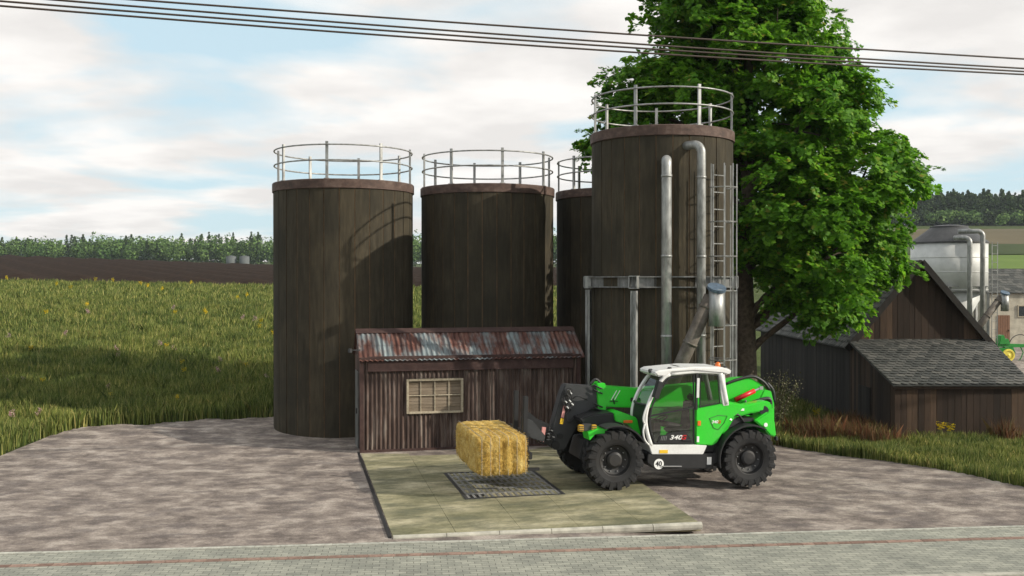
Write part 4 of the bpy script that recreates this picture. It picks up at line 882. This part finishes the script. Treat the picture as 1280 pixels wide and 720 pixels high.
def barn():
    BX0, BX1, YF, YB = 11.5, 16.17, 34.0, 46.2; E, Rg, g = 2.28, 5.02, -.62
    o = empty('wooden_barn', (BX0, YF, 0)); tag(o, 'dark plank barn with steep shingled roof and a low lean-to in front', 'barn')
    lx = lambda x: x - BX0
    W = BX1 - BX0; D = YB - YF; mid_ = W / 2; up = (Rg - E) / mid_
    mb = MB(); gt = lambda s: E + up * (mid_ - abs(s - mid_))
    plank_wall(mb, (0, 0), (W, 0), g - .3, gt, .2, seed=2); mb.build('gable_wall', 'barn_plank', o); mb = MB(); plank_wall(mb, (W, D), (0, D), g - .3, gt, .2, seed=4); mb.build('gable_wall', 'barn_plank', o)
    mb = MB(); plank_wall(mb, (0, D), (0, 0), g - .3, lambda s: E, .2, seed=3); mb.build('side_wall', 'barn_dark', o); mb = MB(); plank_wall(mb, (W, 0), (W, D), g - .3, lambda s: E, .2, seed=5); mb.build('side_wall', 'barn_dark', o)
    sl_ = Vector((mid_, 0, Rg - E)); Ls = sl_.length; ov = .3
    rfm = MB(); d = sl_.normalized()
    a = Vector((0, D + .25, E + .03)) - d * ov; shingles(rfm, a, (0, -1, 0), d, D + .5, Ls + ov + .02, seed=1)
    d2 = Vector((-mid_, 0, Rg - E)).normalized(); a = Vector((W, -.25, E + .03)) - d2 * ov; shingles(rfm, a, (0, 1, 0), d2, D + .5, Ls + ov + .02, seed=2)
    r_ = rfm.build('roof', 'shingle', o)
    mb = MB(); z_ = .05
    for dd, x0 in ((d, 0), (d2, W)):
        s_ = Vector((x0, -.26, E + .0)) - dd * ov; mb.bar(s_, s_ + dd * (Ls + ov), .04, .2, up=Vector((-dd.z, 0, dd.x)) if dd.x > 0 else Vector((dd.z, 0, -dd.x)))
    mb.build('verge_board', 'barn_dark', r_)
    # lean-to
    l = MB(); LD = 4.0; top, eave = 2.34, 1.28
    plank_wall(l, (-.0, -LD), (4.0, -LD), g - .35, lambda s: eave - .02, .19, seed=7)
    plank_wall(l, (0, 0), (0, -LD), g - .35, lambda s: top - (top - eave) * s / LD - .05, .2, seed=8); plank_wall(l, (4.0, -LD), (W - .02, -.03), g - .35, lambda s: eave + (top - eave) * s / LD - .05, .2, seed=9)
    lt_ = l.build('lean_to_wall', 'barn_plank', o)
    q = MB(); dv = Vector((0, LD, top - eave)).normalized(); L2 = Vector((0, LD, top - eave)).length; shingles(q, Vector((-.12, -LD, eave + .04)) - dv * .18, (1, 0, 0), dv, lambda q: 4.22 + .66 * q / L2, L2 + .16, seed=4); q.build('lean_to_roof', 'shingle', o)
    mb = MB(); mb.box((2.0, -LD - .07, eave - .07), (4.15, .04, .16)); mb.build('eave_board', 'barn_plank', lt_)
    mb = MB(); plank_wall(mb, (-.05, -.95), (-.05, -2.0), g - .2, lambda s: .95, .2, seed=12); dr = mb.build('door', 'barn_dark', lt_)
    mb = MB(); mb.bar((-.09, -1.0, .6), (-.09, -1.95, .6), .1, .03, up=(1, 0, 0)); mb.bar((-.09, -1.0, -.3), (-.09, -1.95, .55), .1, .03, up=(1, 0, 0)); mb.build('brace', 'barn_dark', dr) if False else None
barn()

# ---------------------------------------------------------------- far farm: white silo, house, seed drill
def far_farm():
    Y = 52.0; c = at(1186, 350, Y); gz = h(c.x, Y); s = F / Y
    o, A2 = tower('white_silo', (c.x, Y, gz), 1.86, 6.3 - gz, 3.95 - gz, 'white_silo', 'silo_cap', .96, 1, 'white steel silo with dark cone roof and pipes behind the barn', None, far=True)
    for x, top, yy, dx in ((1212, 297, Y - 2.6, (-.7, .6, 0)), (1228, 289, Y - 2.1, (-.9, .2, 0))):
        p = local(o, at(x, 400, yy)); t = local(o, at(x, top, yy)).z; pts = elbow((p.x, p.y, .0), t, dx, .25, .5 if x == 1212 else .9); mb = MB(); mb.path(pts, .12, 12); mb.build('filling_pipe', 'galvanised', o, smooth=True)
    lo, hi = local(o, at(1205, 432, Y - 2.9)), local(o, at(1252, 371, Y - 2.9)); auger(o, lo, hi, .7, .17, .22)
    p = local(o, at(1240, 350, Y - .6)); mb = MB()
    for dx in (0, .28): mb.tube((p.x + dx, p.y, .0), (p.x + dx, p.y, local(o, at(1240, 303, Y)).z), .02, 6)
    z = .3
    while z < local(o, at(1240, 303, Y)).z: mb.tube((p.x, p.y, z), (p.x + .28, p.y, z), .014, 5); z += .43
    mb.build('ladder', 'galvanised', o)
    # house
    Yh = 84.0; a = at(1236, 350, Yh); gz = h(a.x + 3, Yh); e = at(1236, 365, Yh).z; rg = at(1236, 337, Yh + 3.5).z
    ho = empty('farmhouse', (a.x, Yh, gz)); tag(ho, 'old farmhouse with cream plaster wall, brown door and grey tiled roof', 'house'); Wd, Dp = 16, 7.0; eh = e - gz; rh = rg - gz
    mb = MB(); mb.box((Wd / 2, Dp / 2, eh / 2 - .3), (Wd, Dp, eh + .6)); mb.prism([(0, 0), (Dp, 0), (Dp / 2, rh - eh - .05)], 0, Wd); k = 6; mb.v[-k:] = [(y_, x_, z_ + eh) for (x_, y_, z_) in mb.v[-k:]]; mb.build('wall', 'plaster', ho)
    q = MB(); dv = Vector((0, Dp / 2, rh - eh)).normalized(); ln = Vector((0, Dp / 2, rh - eh)).length; n = Vector((0, -dv.z, dv.y))
    shingles(q, Vector((-.3, 0, eh + .06)) - dv * .3, (1, 0, 0), dv, Wd + .6, ln + .3, .5, .42, 8); dv2 = Vector((0, -Dp / 2, rh - eh)).normalized(); shingles(q, Vector((Wd + .3, Dp, eh + .06)) - dv2 * .3, (-1, 0, 0), dv2, Wd + .6, ln + .3, .5, .42, 9); q.build('roof', 'shingle', ho)
    d0 = at(1247, 395, Yh).x - a.x; d1 = at(1262, 395, Yh).x - a.x; zt = at(1247, 394, Yh).z - gz
    mb = MB(); n_ = 5
    for i in range(n_): mb.box((d0 + (d1 - d0) * (i + .5) / n_, -.04, zt / 2), ((d1 - d0) / n_ - .02, .06, zt))
    d = mb.build('door', 'door_brown', ho); mb = MB(); mb.box((d1 - .1, -.1, zt * .5), (.04, .06, .14)); mb.build('handle', 'black', d)
    for x in (1278, 1330, 1380):
        w = at(x, 380, Yh); mb = MB(); zc = at(x, 389, Yh).z - gz; X = w.x - a.x
        for s_ in (-1, 1): mb.box((X + s_ * .38, -.03, zc), (.08, .1, 1.0)); mb.box((X, -.03, zc + s_ * .46), (.7, .1, .08))
        f = mb.build('window', 'frame_wood', ho); mb = MB(); mb.box((X, -.01, zc), (.7, .04, .86)); mb.build('pane', 'dark_glass', f)
    # green farm implement with a yellow wheel
    Yi = 68.0; c = at(1256, 440, Yi); gz = h(c.x, Yi); im = empty('farm_implement', (c.x, Yi, gz)); tag(im, 'green trailed farm implement with a yellow wheel, parked before the farmhouse', 'implement'); zc = .44
    for dx in (0, 2.4):
        mb = MB(); mb.lathe([(.30, -.09), (.40, -.09), (.42, -.04), (.42, .04), (.40, .09), (.30, .09)], 26, 'Y', (dx, -.5, zc), closed=True); w = mb.build('wheel', 'machine_yellow' if dx == 0 else 'tyre', im)
        mb = MB(); mb.lathe([(.30, -.03), (.1, -.06), (.001, -.1)], 20, 'Y', (dx, -.5, zc)); mb.build('rim', 'machine_yellow', w)
    mb = MB(); mb.bar((-.7, 0, 1.1), (3.4, 0, 1.0), .25, .22); mb.bar((-.7, 0, .75), (.5, 0, .8), .4, .3); mb.bar((-.9, 0, 1.1), (-1.1, 0, .8), .15, .15); mb.tube((0, -.5, zc), (0, .2, 1.0), .07, 8); mb.tube((2.4, -.5, zc), (2.4, .2, 1.0), .07, 8); mb.build('frame', 'machine_green', im)
    mb = MB(); mb.prism([(-.5, 1.15), (-.45, 1.75), (-.2, 1.8), (-.1, 1.5), (.1, 1.55), (.25, 1.15)], -.3, .3); mb.build('seed_box', 'machine_green', im, .03)
    mb = MB(); mb.path([(1.1 + .75 * math.cos(t), .1, 1.05 + .75 * math.sin(t)) for t in np.linspace(.2, 2.9, 12)], .03, 6); mb.build('hose_hoop', 'black', im)
    for k in range(5):
        mb = MB(); x = .5 + k * .55; mb.path([(x, 0, 1.0), (x + .2, 0, .6), (x + .05, 0, .2), (x - .1, 0, .03)], .035, 6); mb.build('tine', 'machine_green', im)
far_farm()
for x, lab in ((289, 'left of two small pale tanks far away before the wood'), (305.5, 'right of two small pale tanks far away before the wood')):
    Yt = 330.; p = at(x, 333, Yt); gz = h(p.x, Yt); z1 = at(x, 320.5, Yt).z; o = empty('far_tank', (p.x, Yt, gz)); tag(o, lab, 'tank', 'two small tanks before the far wood')
    mb = MB(); mb.lathe([(1.6, 0), (1.6, z1 - gz)], 24); mb.build('tank_body', 'far_tank_grey', o, smooth=True); mb = MB(); mb.lathe([(1.65, z1 - gz), (.001, z1 - gz + .3)], 24); mb.build('roof', 'far_tank_grey', o)

# ---------------------------------------------------------------- foliage builders (numpy)
def leaves(P, nrm, size, shape='leaf', droop=0.0, fold=0.15):
    """P (n,3) centres, nrm (n,3) rough normals, size (n,) -> verts, counts, idx"""
    n = len(P); nrm = nrm / np.linalg.norm(nrm, axis=1)[:, None]; t = rng.normal(size=(n, 3)); t -= nrm * (t * nrm).sum(1)[:, None]; t /= np.linalg.norm(t, axis=1)[:, None]; b = np.cross(nrm, t)
    if shape == 'leaf': Q = np.array([(0, -.5, 0), (.28, -.32, .05), (.5, .02, .10), (.2, .12, .03), (0, .55, -.02), (-.2, .12, .03), (-.5, .02, .10), (-.28, -.32, .05)])
    else: Q = np.array([(0, -.5, 0), (.4, 0, .1), (0, .5, 0), (-.4, 0, .1)])
    V = P[:, None] + size[:, None, None] * (Q[None, :, 0:1] * t[:, None] + Q[None, :, 1:2] * b[:, None] + Q[None, :, 2:3] * nrm[:, None]); k = len(Q)
    return V.reshape(-1, 3), np.full(n, k), np.arange(n * k)
def blades(X, Y, Z, hgt, wid, lean=0.25, segs=2):
    n = len(X); a = rng.uniform(0, 2 * np.pi, n); la = rng.uniform(0, 2 * np.pi, n); l = np.abs(rng.normal(0, lean, n)) * hgt
    dx, dy = np.cos(a) * wid / 2, np.sin(a) * wid / 2; lx, ly = np.cos(la) * l, np.sin(la) * l
    P = [np.stack([X - dx, Y - dy, Z - .02], -1), np.stack([X + dx, Y + dy, Z - .02], -1), np.stack([X + dx * .75 + lx * .3, Y + dy * .75 + ly * .3, Z + hgt * .6], -1), np.stack([X + lx, Y + ly, Z + hgt * .98], -1), np.stack([X - dx * .75 + lx * .3, Y - dy * .75 + ly * .3, Z + hgt * .6], -1)]
    return np.stack(P, 1).reshape(-1, 3), np.full(n, 5), np.arange(n * 5)

# ---- the big tree
def big_tree():
    YT = 31.5; b = at(932, 350, YT); bx, by = b.x, YT; gz = h(bx, by); o = empty('broadleaf_tree', (bx, by, gz)); tag(o, 'huge bright green broadleaf tree rising behind the tall silo and beside the barn', 'tree')
    B = [(925, -60, 120, 0), (985, -25, 52, -.5), (868, -20, 58, 0), (846, 50, 50, .3), (905, 60, 80, -.8), (975, 60, 76, -1), (1036, 85, 40, .2), (797, 118, 42, .3), (775, 175, 36, .6), (855, 130, 80, .5), (930, 150, 90, 1.0), (1000, 150, 80, -1.4), (1045, 135, 42, -.4), (1060, 225, 80, -1.2), (1099, 226, 48, -.3), (1000, 250, 70, -1.8), (940, 240, 75, 1.6), (1090, 294, 44, .2), (1092, 342, 46, -.5), (1030, 325, 55, -1.6), (960, 300, 38, -.6), (1042, 378, 32, -1.2), (1000, 345, 28, -.9), (880, 200, 70, 2.2), (1000, 200, 60, 2.8), (1050, 300, 60, 2.4), (930, 20, 90, 2.2)]
    blobs = []
    for x, y, r, dz in B:
        p = at(x - (10 if x > 1040 else 0), y - (8 if y > 260 and x > 1060 else 0), YT + dz); blobs.append((np.array(p), r / (F / YT)))
    # skeleton
    tr = MB(); base = Vector((0, 0, -.3)); lc = lambda p: Vector(p) - Vector((bx, by, gz))
    trunk = [base, Vector((.02, 0, 1.2)), Vector((.0, .05, 3.2)), Vector((-.05, .05, 5.2)), Vector((.1, .0, 7.5)), Vector((.0, .05, 10)), Vector((.15, 0, 12.5)), Vector((.1, 0, 14.5))]
    rad = [.50, .36, .32, .29, .24, .18, .11, .04]; tr.path(dens(trunk, 3), list(np.interp(np.linspace(0, 7, 22), range(8), rad)), 14)
    tr.build('trunk', 'bark', o, smooth=True)
    rs = random.Random(4); limbs = MB()
    for c, r in blobs:
        e = lc(c); hz = max(2.3, min(12.5, e.z - 1.0 - .45 * Vector((e.x, e.y)).length)); s = None
        for i in range(7):
            if trunk[i].z <= hz <= trunk[i + 1].z: s = trunk[i].lerp(trunk[i + 1], (hz - trunk[i].z) / (trunk[i + 1].z - trunk[i].z))
        s = s or trunk[3]; m1 = s.lerp(e, .35) + Vector((rs.uniform(-.2, .2), rs.uniform(-.2, .2), rs.uniform(-.1, .3))); m2 = s.lerp(e, .7) + Vector((rs.uniform(-.3, .3), rs.uniform(-.3, .3), .15))
        q = dens([s, m1, m2, e], 4); limbs.path(q, list(np.linspace(.11, .03, len(q))), 7)
        for k in range(5):
            v = Vector([rs.gauss(0, 1) for _ in range(3)]).normalized() * r * .8; st = m2.lerp(e, rs.random()); md = st.lerp(e + v, .5) + Vector((0, 0, .1)); limbs.path([st, md, e + v], [.035, .022, .01], 5)
    limbs.build('limbs', 'bark', o, smooth=True)
    # lumps carry smaller lumps, and these carry fans of leaves with gaps between them
    C_ = []; Nn = []
    for c, r in blobs:
        k = int(5 + 9 * r); d = rng.normal(size=(k, 3)); d[:, 1] -= .25; d /= np.linalg.norm(d, axis=1)[:, None]
        for dd in d:
            sc = c + dd * r * rng.uniform(.55, .98) * np.array([1, 1, .95]); sr = rng.uniform(.32, .72); m = int(9 + 26 * sr * sr)
            e = rng.normal(size=(m, 3)); e[:, 2] += .35; e += dd * .5; e /= np.linalg.norm(e, axis=1)[:, None]
            C_.append(sc + e * sr * rng.uniform(.5, 1.0, m)[:, None] * np.array([1.15, 1.15, .75])); Nn.append(e)
    C_ = np.concatenate(C_); Nn = np.concatenate(Nn); ns = len(C_); per = 30
    sn = Nn * .55 + np.array([.1, -.1, .75]) + rng.normal(size=(ns, 3)) * .28; sn /= np.linalg.norm(sn, axis=1)[:, None]
    out = Nn + rng.normal(size=(ns, 3)) * .35; out -= sn * (out * sn).sum(1)[:, None]; out /= np.linalg.norm(out, axis=1)[:, None]; sd2 = np.cross(sn, out)
    ln = rng.uniform(.35, .72, ns)[:, None]; t = rng.uniform(0, 1, (ns, per)); w = rng.uniform(-1, 1, (ns, per)) * (.18 + .55 * np.sin(np.pi * np.clip(t, 0, 1) ** .8)) * .62
    P = C_[:, None] + out[:, None] * (t * ln)[..., None] + sd2[:, None] * (w * ln)[..., None] + sn[:, None] * (rng.normal(size=(ns, per)) * .025 - .25 * t ** 2 * ln * .6)[..., None]
    P = P.reshape(-1, 3) - np.array([bx, by, gz]); nn = (sn[:, None] + rng.normal(size=(ns, per, 3)) * .22).reshape(-1, 3)
    size = rng.uniform(.10, .19, len(P)); V, c, i = leaves(P, nn, size)
    fast_mesh('crown', V, c, i, 'leaf', o); print('leaves', len(P))
big_tree()

# ---- meadow grass (stuff) and verge grass
def scatter(n, x0, x1, y0, y1): return rng.uniform(x0, x1, n), rng.uniform(y0, y1, n)
def meadow():
    VV = []; CC = 0; n_tot = 0; parts = []
    for (d0, d1, n, hh, ww) in ((16, 27, 75000, .42, .022), (27, 36, 140000, .46, .028), (36, 50, 140000, .46, .038), (50, 68, 110000, .46, .055), (68, 91.5, 90000, .46, .085)):
        d = np.sqrt(rng.uniform(d0 ** 2, d1 ** 2, n)); u = rng.uniform(-.62, .20, n); X = u * d; Y = d
        clump = np.sin(X * 1.9 + 1.3 * np.sin(Y * 1.1)) * np.sin(Y * 1.6 + np.sin(X * .9)) 
        hk = hh * (1 + .28 * clump) * rng.uniform(.55, 1.25, n)
        keep = ~in_yard(X, Y) & (Y > ra.y + rd.y / rd.x * (X - ra.x) + .3) & ((X < 6.2) | (Y > 36)) & (rng.random(n) < .8 + .2 * clump)
        for p, Yc in SX: keep &= (X - p.x) ** 2 + (Y - Yc) ** 2 > 2.1 ** 2
        X, Y, hk = X[keep], Y[keep], hk[keep]; parts.append(blades(X, Y, H(X, Y), hk, np.full(len(X), ww)))
    V = np.concatenate([p[0] for p in parts]); c = np.concatenate([p[1] for p in parts]); o = fast_mesh('meadow_grass', V, c, np.arange(len(V)), 'grass'); tag(o, 'tall wild grass of the sloping meadow behind the yard', 'grass', kind='stuff'); print('blades', len(c))
meadow()
def verge():
    parts = []
    for n, y0, y1, hh, ww in ((95000, 17.5, 27, .25, .018), (95000, 25, 35, .30, .024)):
        X = rng.uniform(6, 19, n); Y = rng.uniform(y0, y1, n); keep = ~in_yard(X, Y) & (Y > ra.y + rd.y / rd.x * (X - ra.x) + .2) & ~((X > 11.4) & (Y > 29.95)) & (X < .58 * Y)
        cl = np.sin(X * 2.1 + np.sin(Y * 1.7)) * np.sin(Y * 2.2 + np.sin(X)); hk = hh * (1 + .3 * cl) * rng.uniform(.5, 1.25, n); X, Y, hk = X[keep], Y[keep], hk[keep]; parts.append(blades(X, Y, H(X, Y), hk, np.full(len(X), ww)))
    n = 45000; X = rng.uniform(4, 11.4, n); Y = rng.uniform(30, 50, n); k = ~in_yard(X, Y) & (X > 5.8); X, Y = X[k], Y[k]; parts.append(blades(X, Y, H(X, Y), rng.uniform(.25, .6, len(X)), np.full(len(X), .04)))
    V = np.concatenate([p[0] for p in parts]); c = np.concatenate([p[1] for p in parts]); o = fast_mesh('verge_grass', V, c, np.arange(len(V)), 'grass'); tag(o, 'short green grass between the yard and the wooden barn', 'grass', kind='stuff')
    # rusty dry weeds against the barn
    n = 34000; X = rng.uniform(7.2, 17.2, n); Y = rng.uniform(28.4, 34, n); d = np.where(X < 11.5, np.minimum(np.abs(11.5 - X), 3), np.abs(Y - 29.4))
    cl = np.sin(X * 1.3 + 2 * np.sin(Y * .9)) + np.sin(Y * 2.9 + X * 1.7) * .6; k = (rng.random(n) < np.clip(.4 + .5 * cl, .05, 1)) & (Y > 28.6 + .5 * np.sin(X * 2.2)) & ~((X > 11.35) & (Y > 29.9)) & ((X < 11.6) | (X > 14.2)) & (X < .58 * Y); X, Y, cl = X[k], Y[k], cl[k]
    V, c, i = blades(X, Y, H(X, Y), rng.uniform(.2, .62, len(X)) * (1 + .4 * cl), np.full(len(X), .018), .3); o = fast_mesh('dry_weeds', V, c, i, 'dry_weed'); tag(o, 'reddish dry weeds growing against the barn walls', 'weeds', kind='stuff')
verge()
def shrub(px, py, Y, r, hgt, label):
    p = at(px, py, Y); gz = h(p.x, Y); o = empty('shrub', (p.x, Y, gz)); tag(o, label, 'shrub'); st = MB(); rs = random.Random(int(px)); tips = []
    for k in range(26):
        a = rs.uniform(0, 6.28); q = Vector((math.cos(a) * r * rs.uniform(.2, 1), math.sin(a) * r * rs.uniform(.2, 1), hgt * rs.uniform(.55, 1))); st.path([(q.x * .1, q.y * .1, 0), (q.x * .5, q.y * .5, q.z * .6), q], [.014, .01, .004], 4); tips.append(q)
    st.build('stems', 'bark', o); P = []
    for q in tips:
        for k in range(60): t = rs.uniform(.35, 1.05); P.append((q.x * t + rs.gauss(0, .08), q.y * t + rs.gauss(0, .08), q.z * t + rs.gauss(0, .08)))
    P = np.array(P); V, c, i = leaves(P, rng.normal(size=P.shape) + np.array([0, 0, .7]), rng.uniform(.03, .065, len(P)), 'q'); fast_mesh('foliage', V, c, i, 'shrub_leaf', o)
shrub(968, 490, 31.0, .8, 2.1, 'wispy pale budding shrub between the tree trunk and the barn wall')
# wildflowers: each plant a thing
def flower_proto(name, kind, mat, tall):
    o = empty(name); st = MB(); rs = random.Random(hash(mat) % 97); tp = []
    for k in range(5): a = rs.uniform(0, 6.28); q = Vector((math.cos(a) * .10, math.sin(a) * .10, tall * rs.uniform(.75, 1.05))); st.path([(0, 0, 0), (q.x * .4, q.y * .4, q.z * .5), q], .006, 4); tp.append(q)
    st.build('stem', 'stem_green', o); P = []
    for q in tp:
        for k in range(20): P.append((q.x + rs.gauss(0, .035), q.y + rs.gauss(0, .035), q.z - rs.uniform(0, .22 * tall)))
    P = np.array(P); V, c, i = leaves(P, rng.normal(size=P.shape) + np.array([0, -.8, .4]), rng.uniform(.035, .065, len(P)), 'q'); fast_mesh('blossom', V, c, i, mat, o); o.rotation_euler = (0, 0, 0); return o
ypro = flower_proto('yellow_flower', 'y', 'petal_yellow', .85); ppro = flower_proto('pink_flower', 'p', 'petal_pink', .8)
def ground_hit(x, y):
    d = ray(x, y); t = 10.
    for _ in range(4000):
        p = CAM + d * t
        if p.z <= h(p.x, p.y): return p
        t *= 1.004
    return None
yl = [(120, 352), (72, 358), (88, 362), (175, 357), (186, 360), (110, 384), (240, 356), (204, 364), (57, 394), (220, 394), (298, 375), (310, 372), (257, 392), (38, 440), (326, 405), (54, 482), (137, 502), (209, 437), (307, 462), (223, 505), (230, 468), (7, 350), (140, 353), (228, 458), (256, 394), (325, 412), (341, 420)]
pk = [(110, 393), (216, 388), (303, 400), (318, 402), (10, 424), (81, 421), (218, 440), (148, 448), (273, 468), (137, 490), (334, 477), (8, 482), (15, 526), (48, 523), (200, 434), (146, 440), (28, 480), (275, 455)]
def plant(pro, pts, label, cat, group, first=True):
    for i, (x, y) in enumerate(pts):
        p = ground_hit(x, y + 8)
        if p is None: continue
        o = pro if (i == 0 and first) else copy_tree(pro); s = .62 + max(0, (p.y - 35)) * .011; o.location = (p.x, p.y, h(p.x, p.y)); o.scale = (s, s, min(s, 1.35)); o.rotation_euler = (0, 0, rng.uniform(0, 6.28)); tag(o, label, cat, group)
plant(ypro, yl, 'small yellow wildflower standing in the tall meadow grass', 'wildflower', 'yellow wildflowers in the meadow')
plant(ppro, pk, 'small pale pink wildflower standing in the tall meadow grass', 'wildflower', 'pink wildflowers in the meadow')
for x, y, lab in ((1020, 520, 'yellow wildflower in the weeds left of the lean-to wall'), (1175, 541, 'left yellow wildflower in the grass before the lean-to'), (1187, 543, 'right yellow wildflower in the grass before the lean-to')):
    p = ground_hit(x, y + 14); o = copy_tree(ypro); o.location = (p.x, p.y, h(p.x, p.y)); o.scale = (.9, .9, .85); tag(o, lab, 'wildflower'); del o['group']

# ---- far woods (read as one mass each)
def wood(name, pts, mat, conifer, label, s=1.0):
    PV = []; PN = []; SZ = []
    for (x, y, hh, wr) in pts:
        z = h(x, y); k = 190
        if conifer:
            t = rng.random(k) ** .85 - .05; rr = wr * (1 - t) * (0.75 + .35 * np.sin(t * 26)) + .15; a = rng.uniform(0, 6.28, k); q = rng.uniform(.6, 1.1, k)
            PV.append(np.stack([x + rr * q * np.cos(a), y + rr * q * np.sin(a), z + hh * (.08 + .92 * t)], -1)); PN.append(np.stack([np.cos(a), np.sin(a), np.full(k, .5)], -1) + rng.normal(size=(k, 3)) * .4)
        else:
            d = rng.normal(size=(k, 3)); d /= np.linalg.norm(d, axis=1)[:, None]; nb = 5; cb = rng.normal(size=(nb, 3)) * np.array([.38, .38, .25]); b = cb[rng.integers(0, nb, k)]
            q = (b + d * .55) * np.array([wr, wr, hh * .42]); PV.append(q + np.array([x, y, z + hh * .52])); PN.append(d + rng.normal(size=(k, 3)) * .35)
        SZ.append(rng.uniform(.5, 1.25, k) * s)
    V, c, i = leaves(np.concatenate(PV), np.concatenate(PN), np.concatenate(SZ), 'q'); o = fast_mesh(name, V, c, i, mat); tag(o, label, 'wood', kind='stuff')
lp = []; lc2 = []
for k in range(900):
    u = rng.uniform(-.62, .16); Y = rng.uniform(440, 500); x = u * Y; top = np.interp(u, [-.62, -.24, -.12, .1], [25.5, 27, 32, 34]) + (Y - 470) * .03; hh = (top - h(x, Y)) * rng.uniform(.62, 1.0); wr = rng.uniform(2.4, 4.2)
    if rng.random() < .16: lc2.append((x, Y, hh * 1.08, wr))
    else: lp.append((x, Y, hh, wr))
wood('broadleaf_wood', lp, 'far_green', False, 'far green wood of mixed trees along the left skyline', 1.1)
wood('spruce_wood', lc2, 'far_conifer', True, 'dark spruces standing up out of the far left wood', 1.0)
rp = [(u * Y, Y, rng.uniform(9, 16), rng.uniform(3.2, 5.2)) for u, Y in zip(rng.uniform(.3, .62, 700), rng.uniform(415, 500, 700))]
wood('conifer_wood', rp, 'far_conifer', True, 'dark conifer wood on the hill at the right', 1.3)
pl_ = [(u * Y, Y, rng.uniform(5, 8), rng.uniform(3, 4.5)) for u, Y in zip(rng.uniform(.3, .62, 90), rng.uniform(405, 425, 90))]
wood('hill_broadleaf_wood', pl_, 'far_green', False, 'paler broadleaf trees along the foot of the right hill wood', 1.2)

# ---------------------------------------------------------------- overhead wires
wires = [((-40, -16), (330, 11), (700, 40), (1000, 58), (1280, 73), 'topmost of the four brown overhead wires'), ((-40, -10), (300, 17), (700, 51), (1000, 70), (1280, 83.5), 'second overhead wire from the top'), ((-40, -3), (300, 24), (700, 56), (1000, 74.5), (1280, 87.5), 'third overhead wire from the top'), ((-40, 2.5), (300, 31), (700, 61.5), (1000, 79), (1280, 91.5), 'lowest of the four brown overhead wires')]
for a, b, c, d, e, lab in wires:
    dep = lambda x: 17.0 + 4.2 * (x + 40) / 1320.
    Pn = [at(x, y, dep(x)) for x, y in (a, b, c, d, e)]; xs = [p.x for p in Pn]; cz = np.polyfit(xs, [p.z for p in Pn], 2); cy = np.polyfit(xs, [p.y for p in Pn], 1)
    cz[0] = max(cz[0], .0004); X = np.linspace(-26, 30, 60); mb = MB(); mb.path([(x, np.polyval(cy, x), np.polyval(cz, x)) for x in X], .018, 6)
    tag(mb.build('overhead_wire', 'wire', smooth=True), lab, 'wire', 'overhead wires above the road')

# ---------------------------------------------------------------- haze
def haze():
    m = bpy.data.materials.new('air'); m.use_nodes = True; N = m.node_tree.nodes; L = m.node_tree.links; N.clear(); out = N.new('ShaderNodeOutputMaterial'); v = N.new('ShaderNodeVolumePrincipled')
    v.inputs['Color'].default_value = (.82, .9, 1, 1); v.inputs['Density'].default_value = HAZE; v.inputs['Anisotropy'].default_value = .1; L.new(v.outputs[0], out.inputs['Volume']); MATS['air'] = m
    mb = MB(); mb.box((0, 300, 27), (1500, 900, 62)); tag(mb.build('haze', 'air'), 'pale even air that veils the far woods', 'haze', kind='stuff')
HAZE = 0.00013
haze()
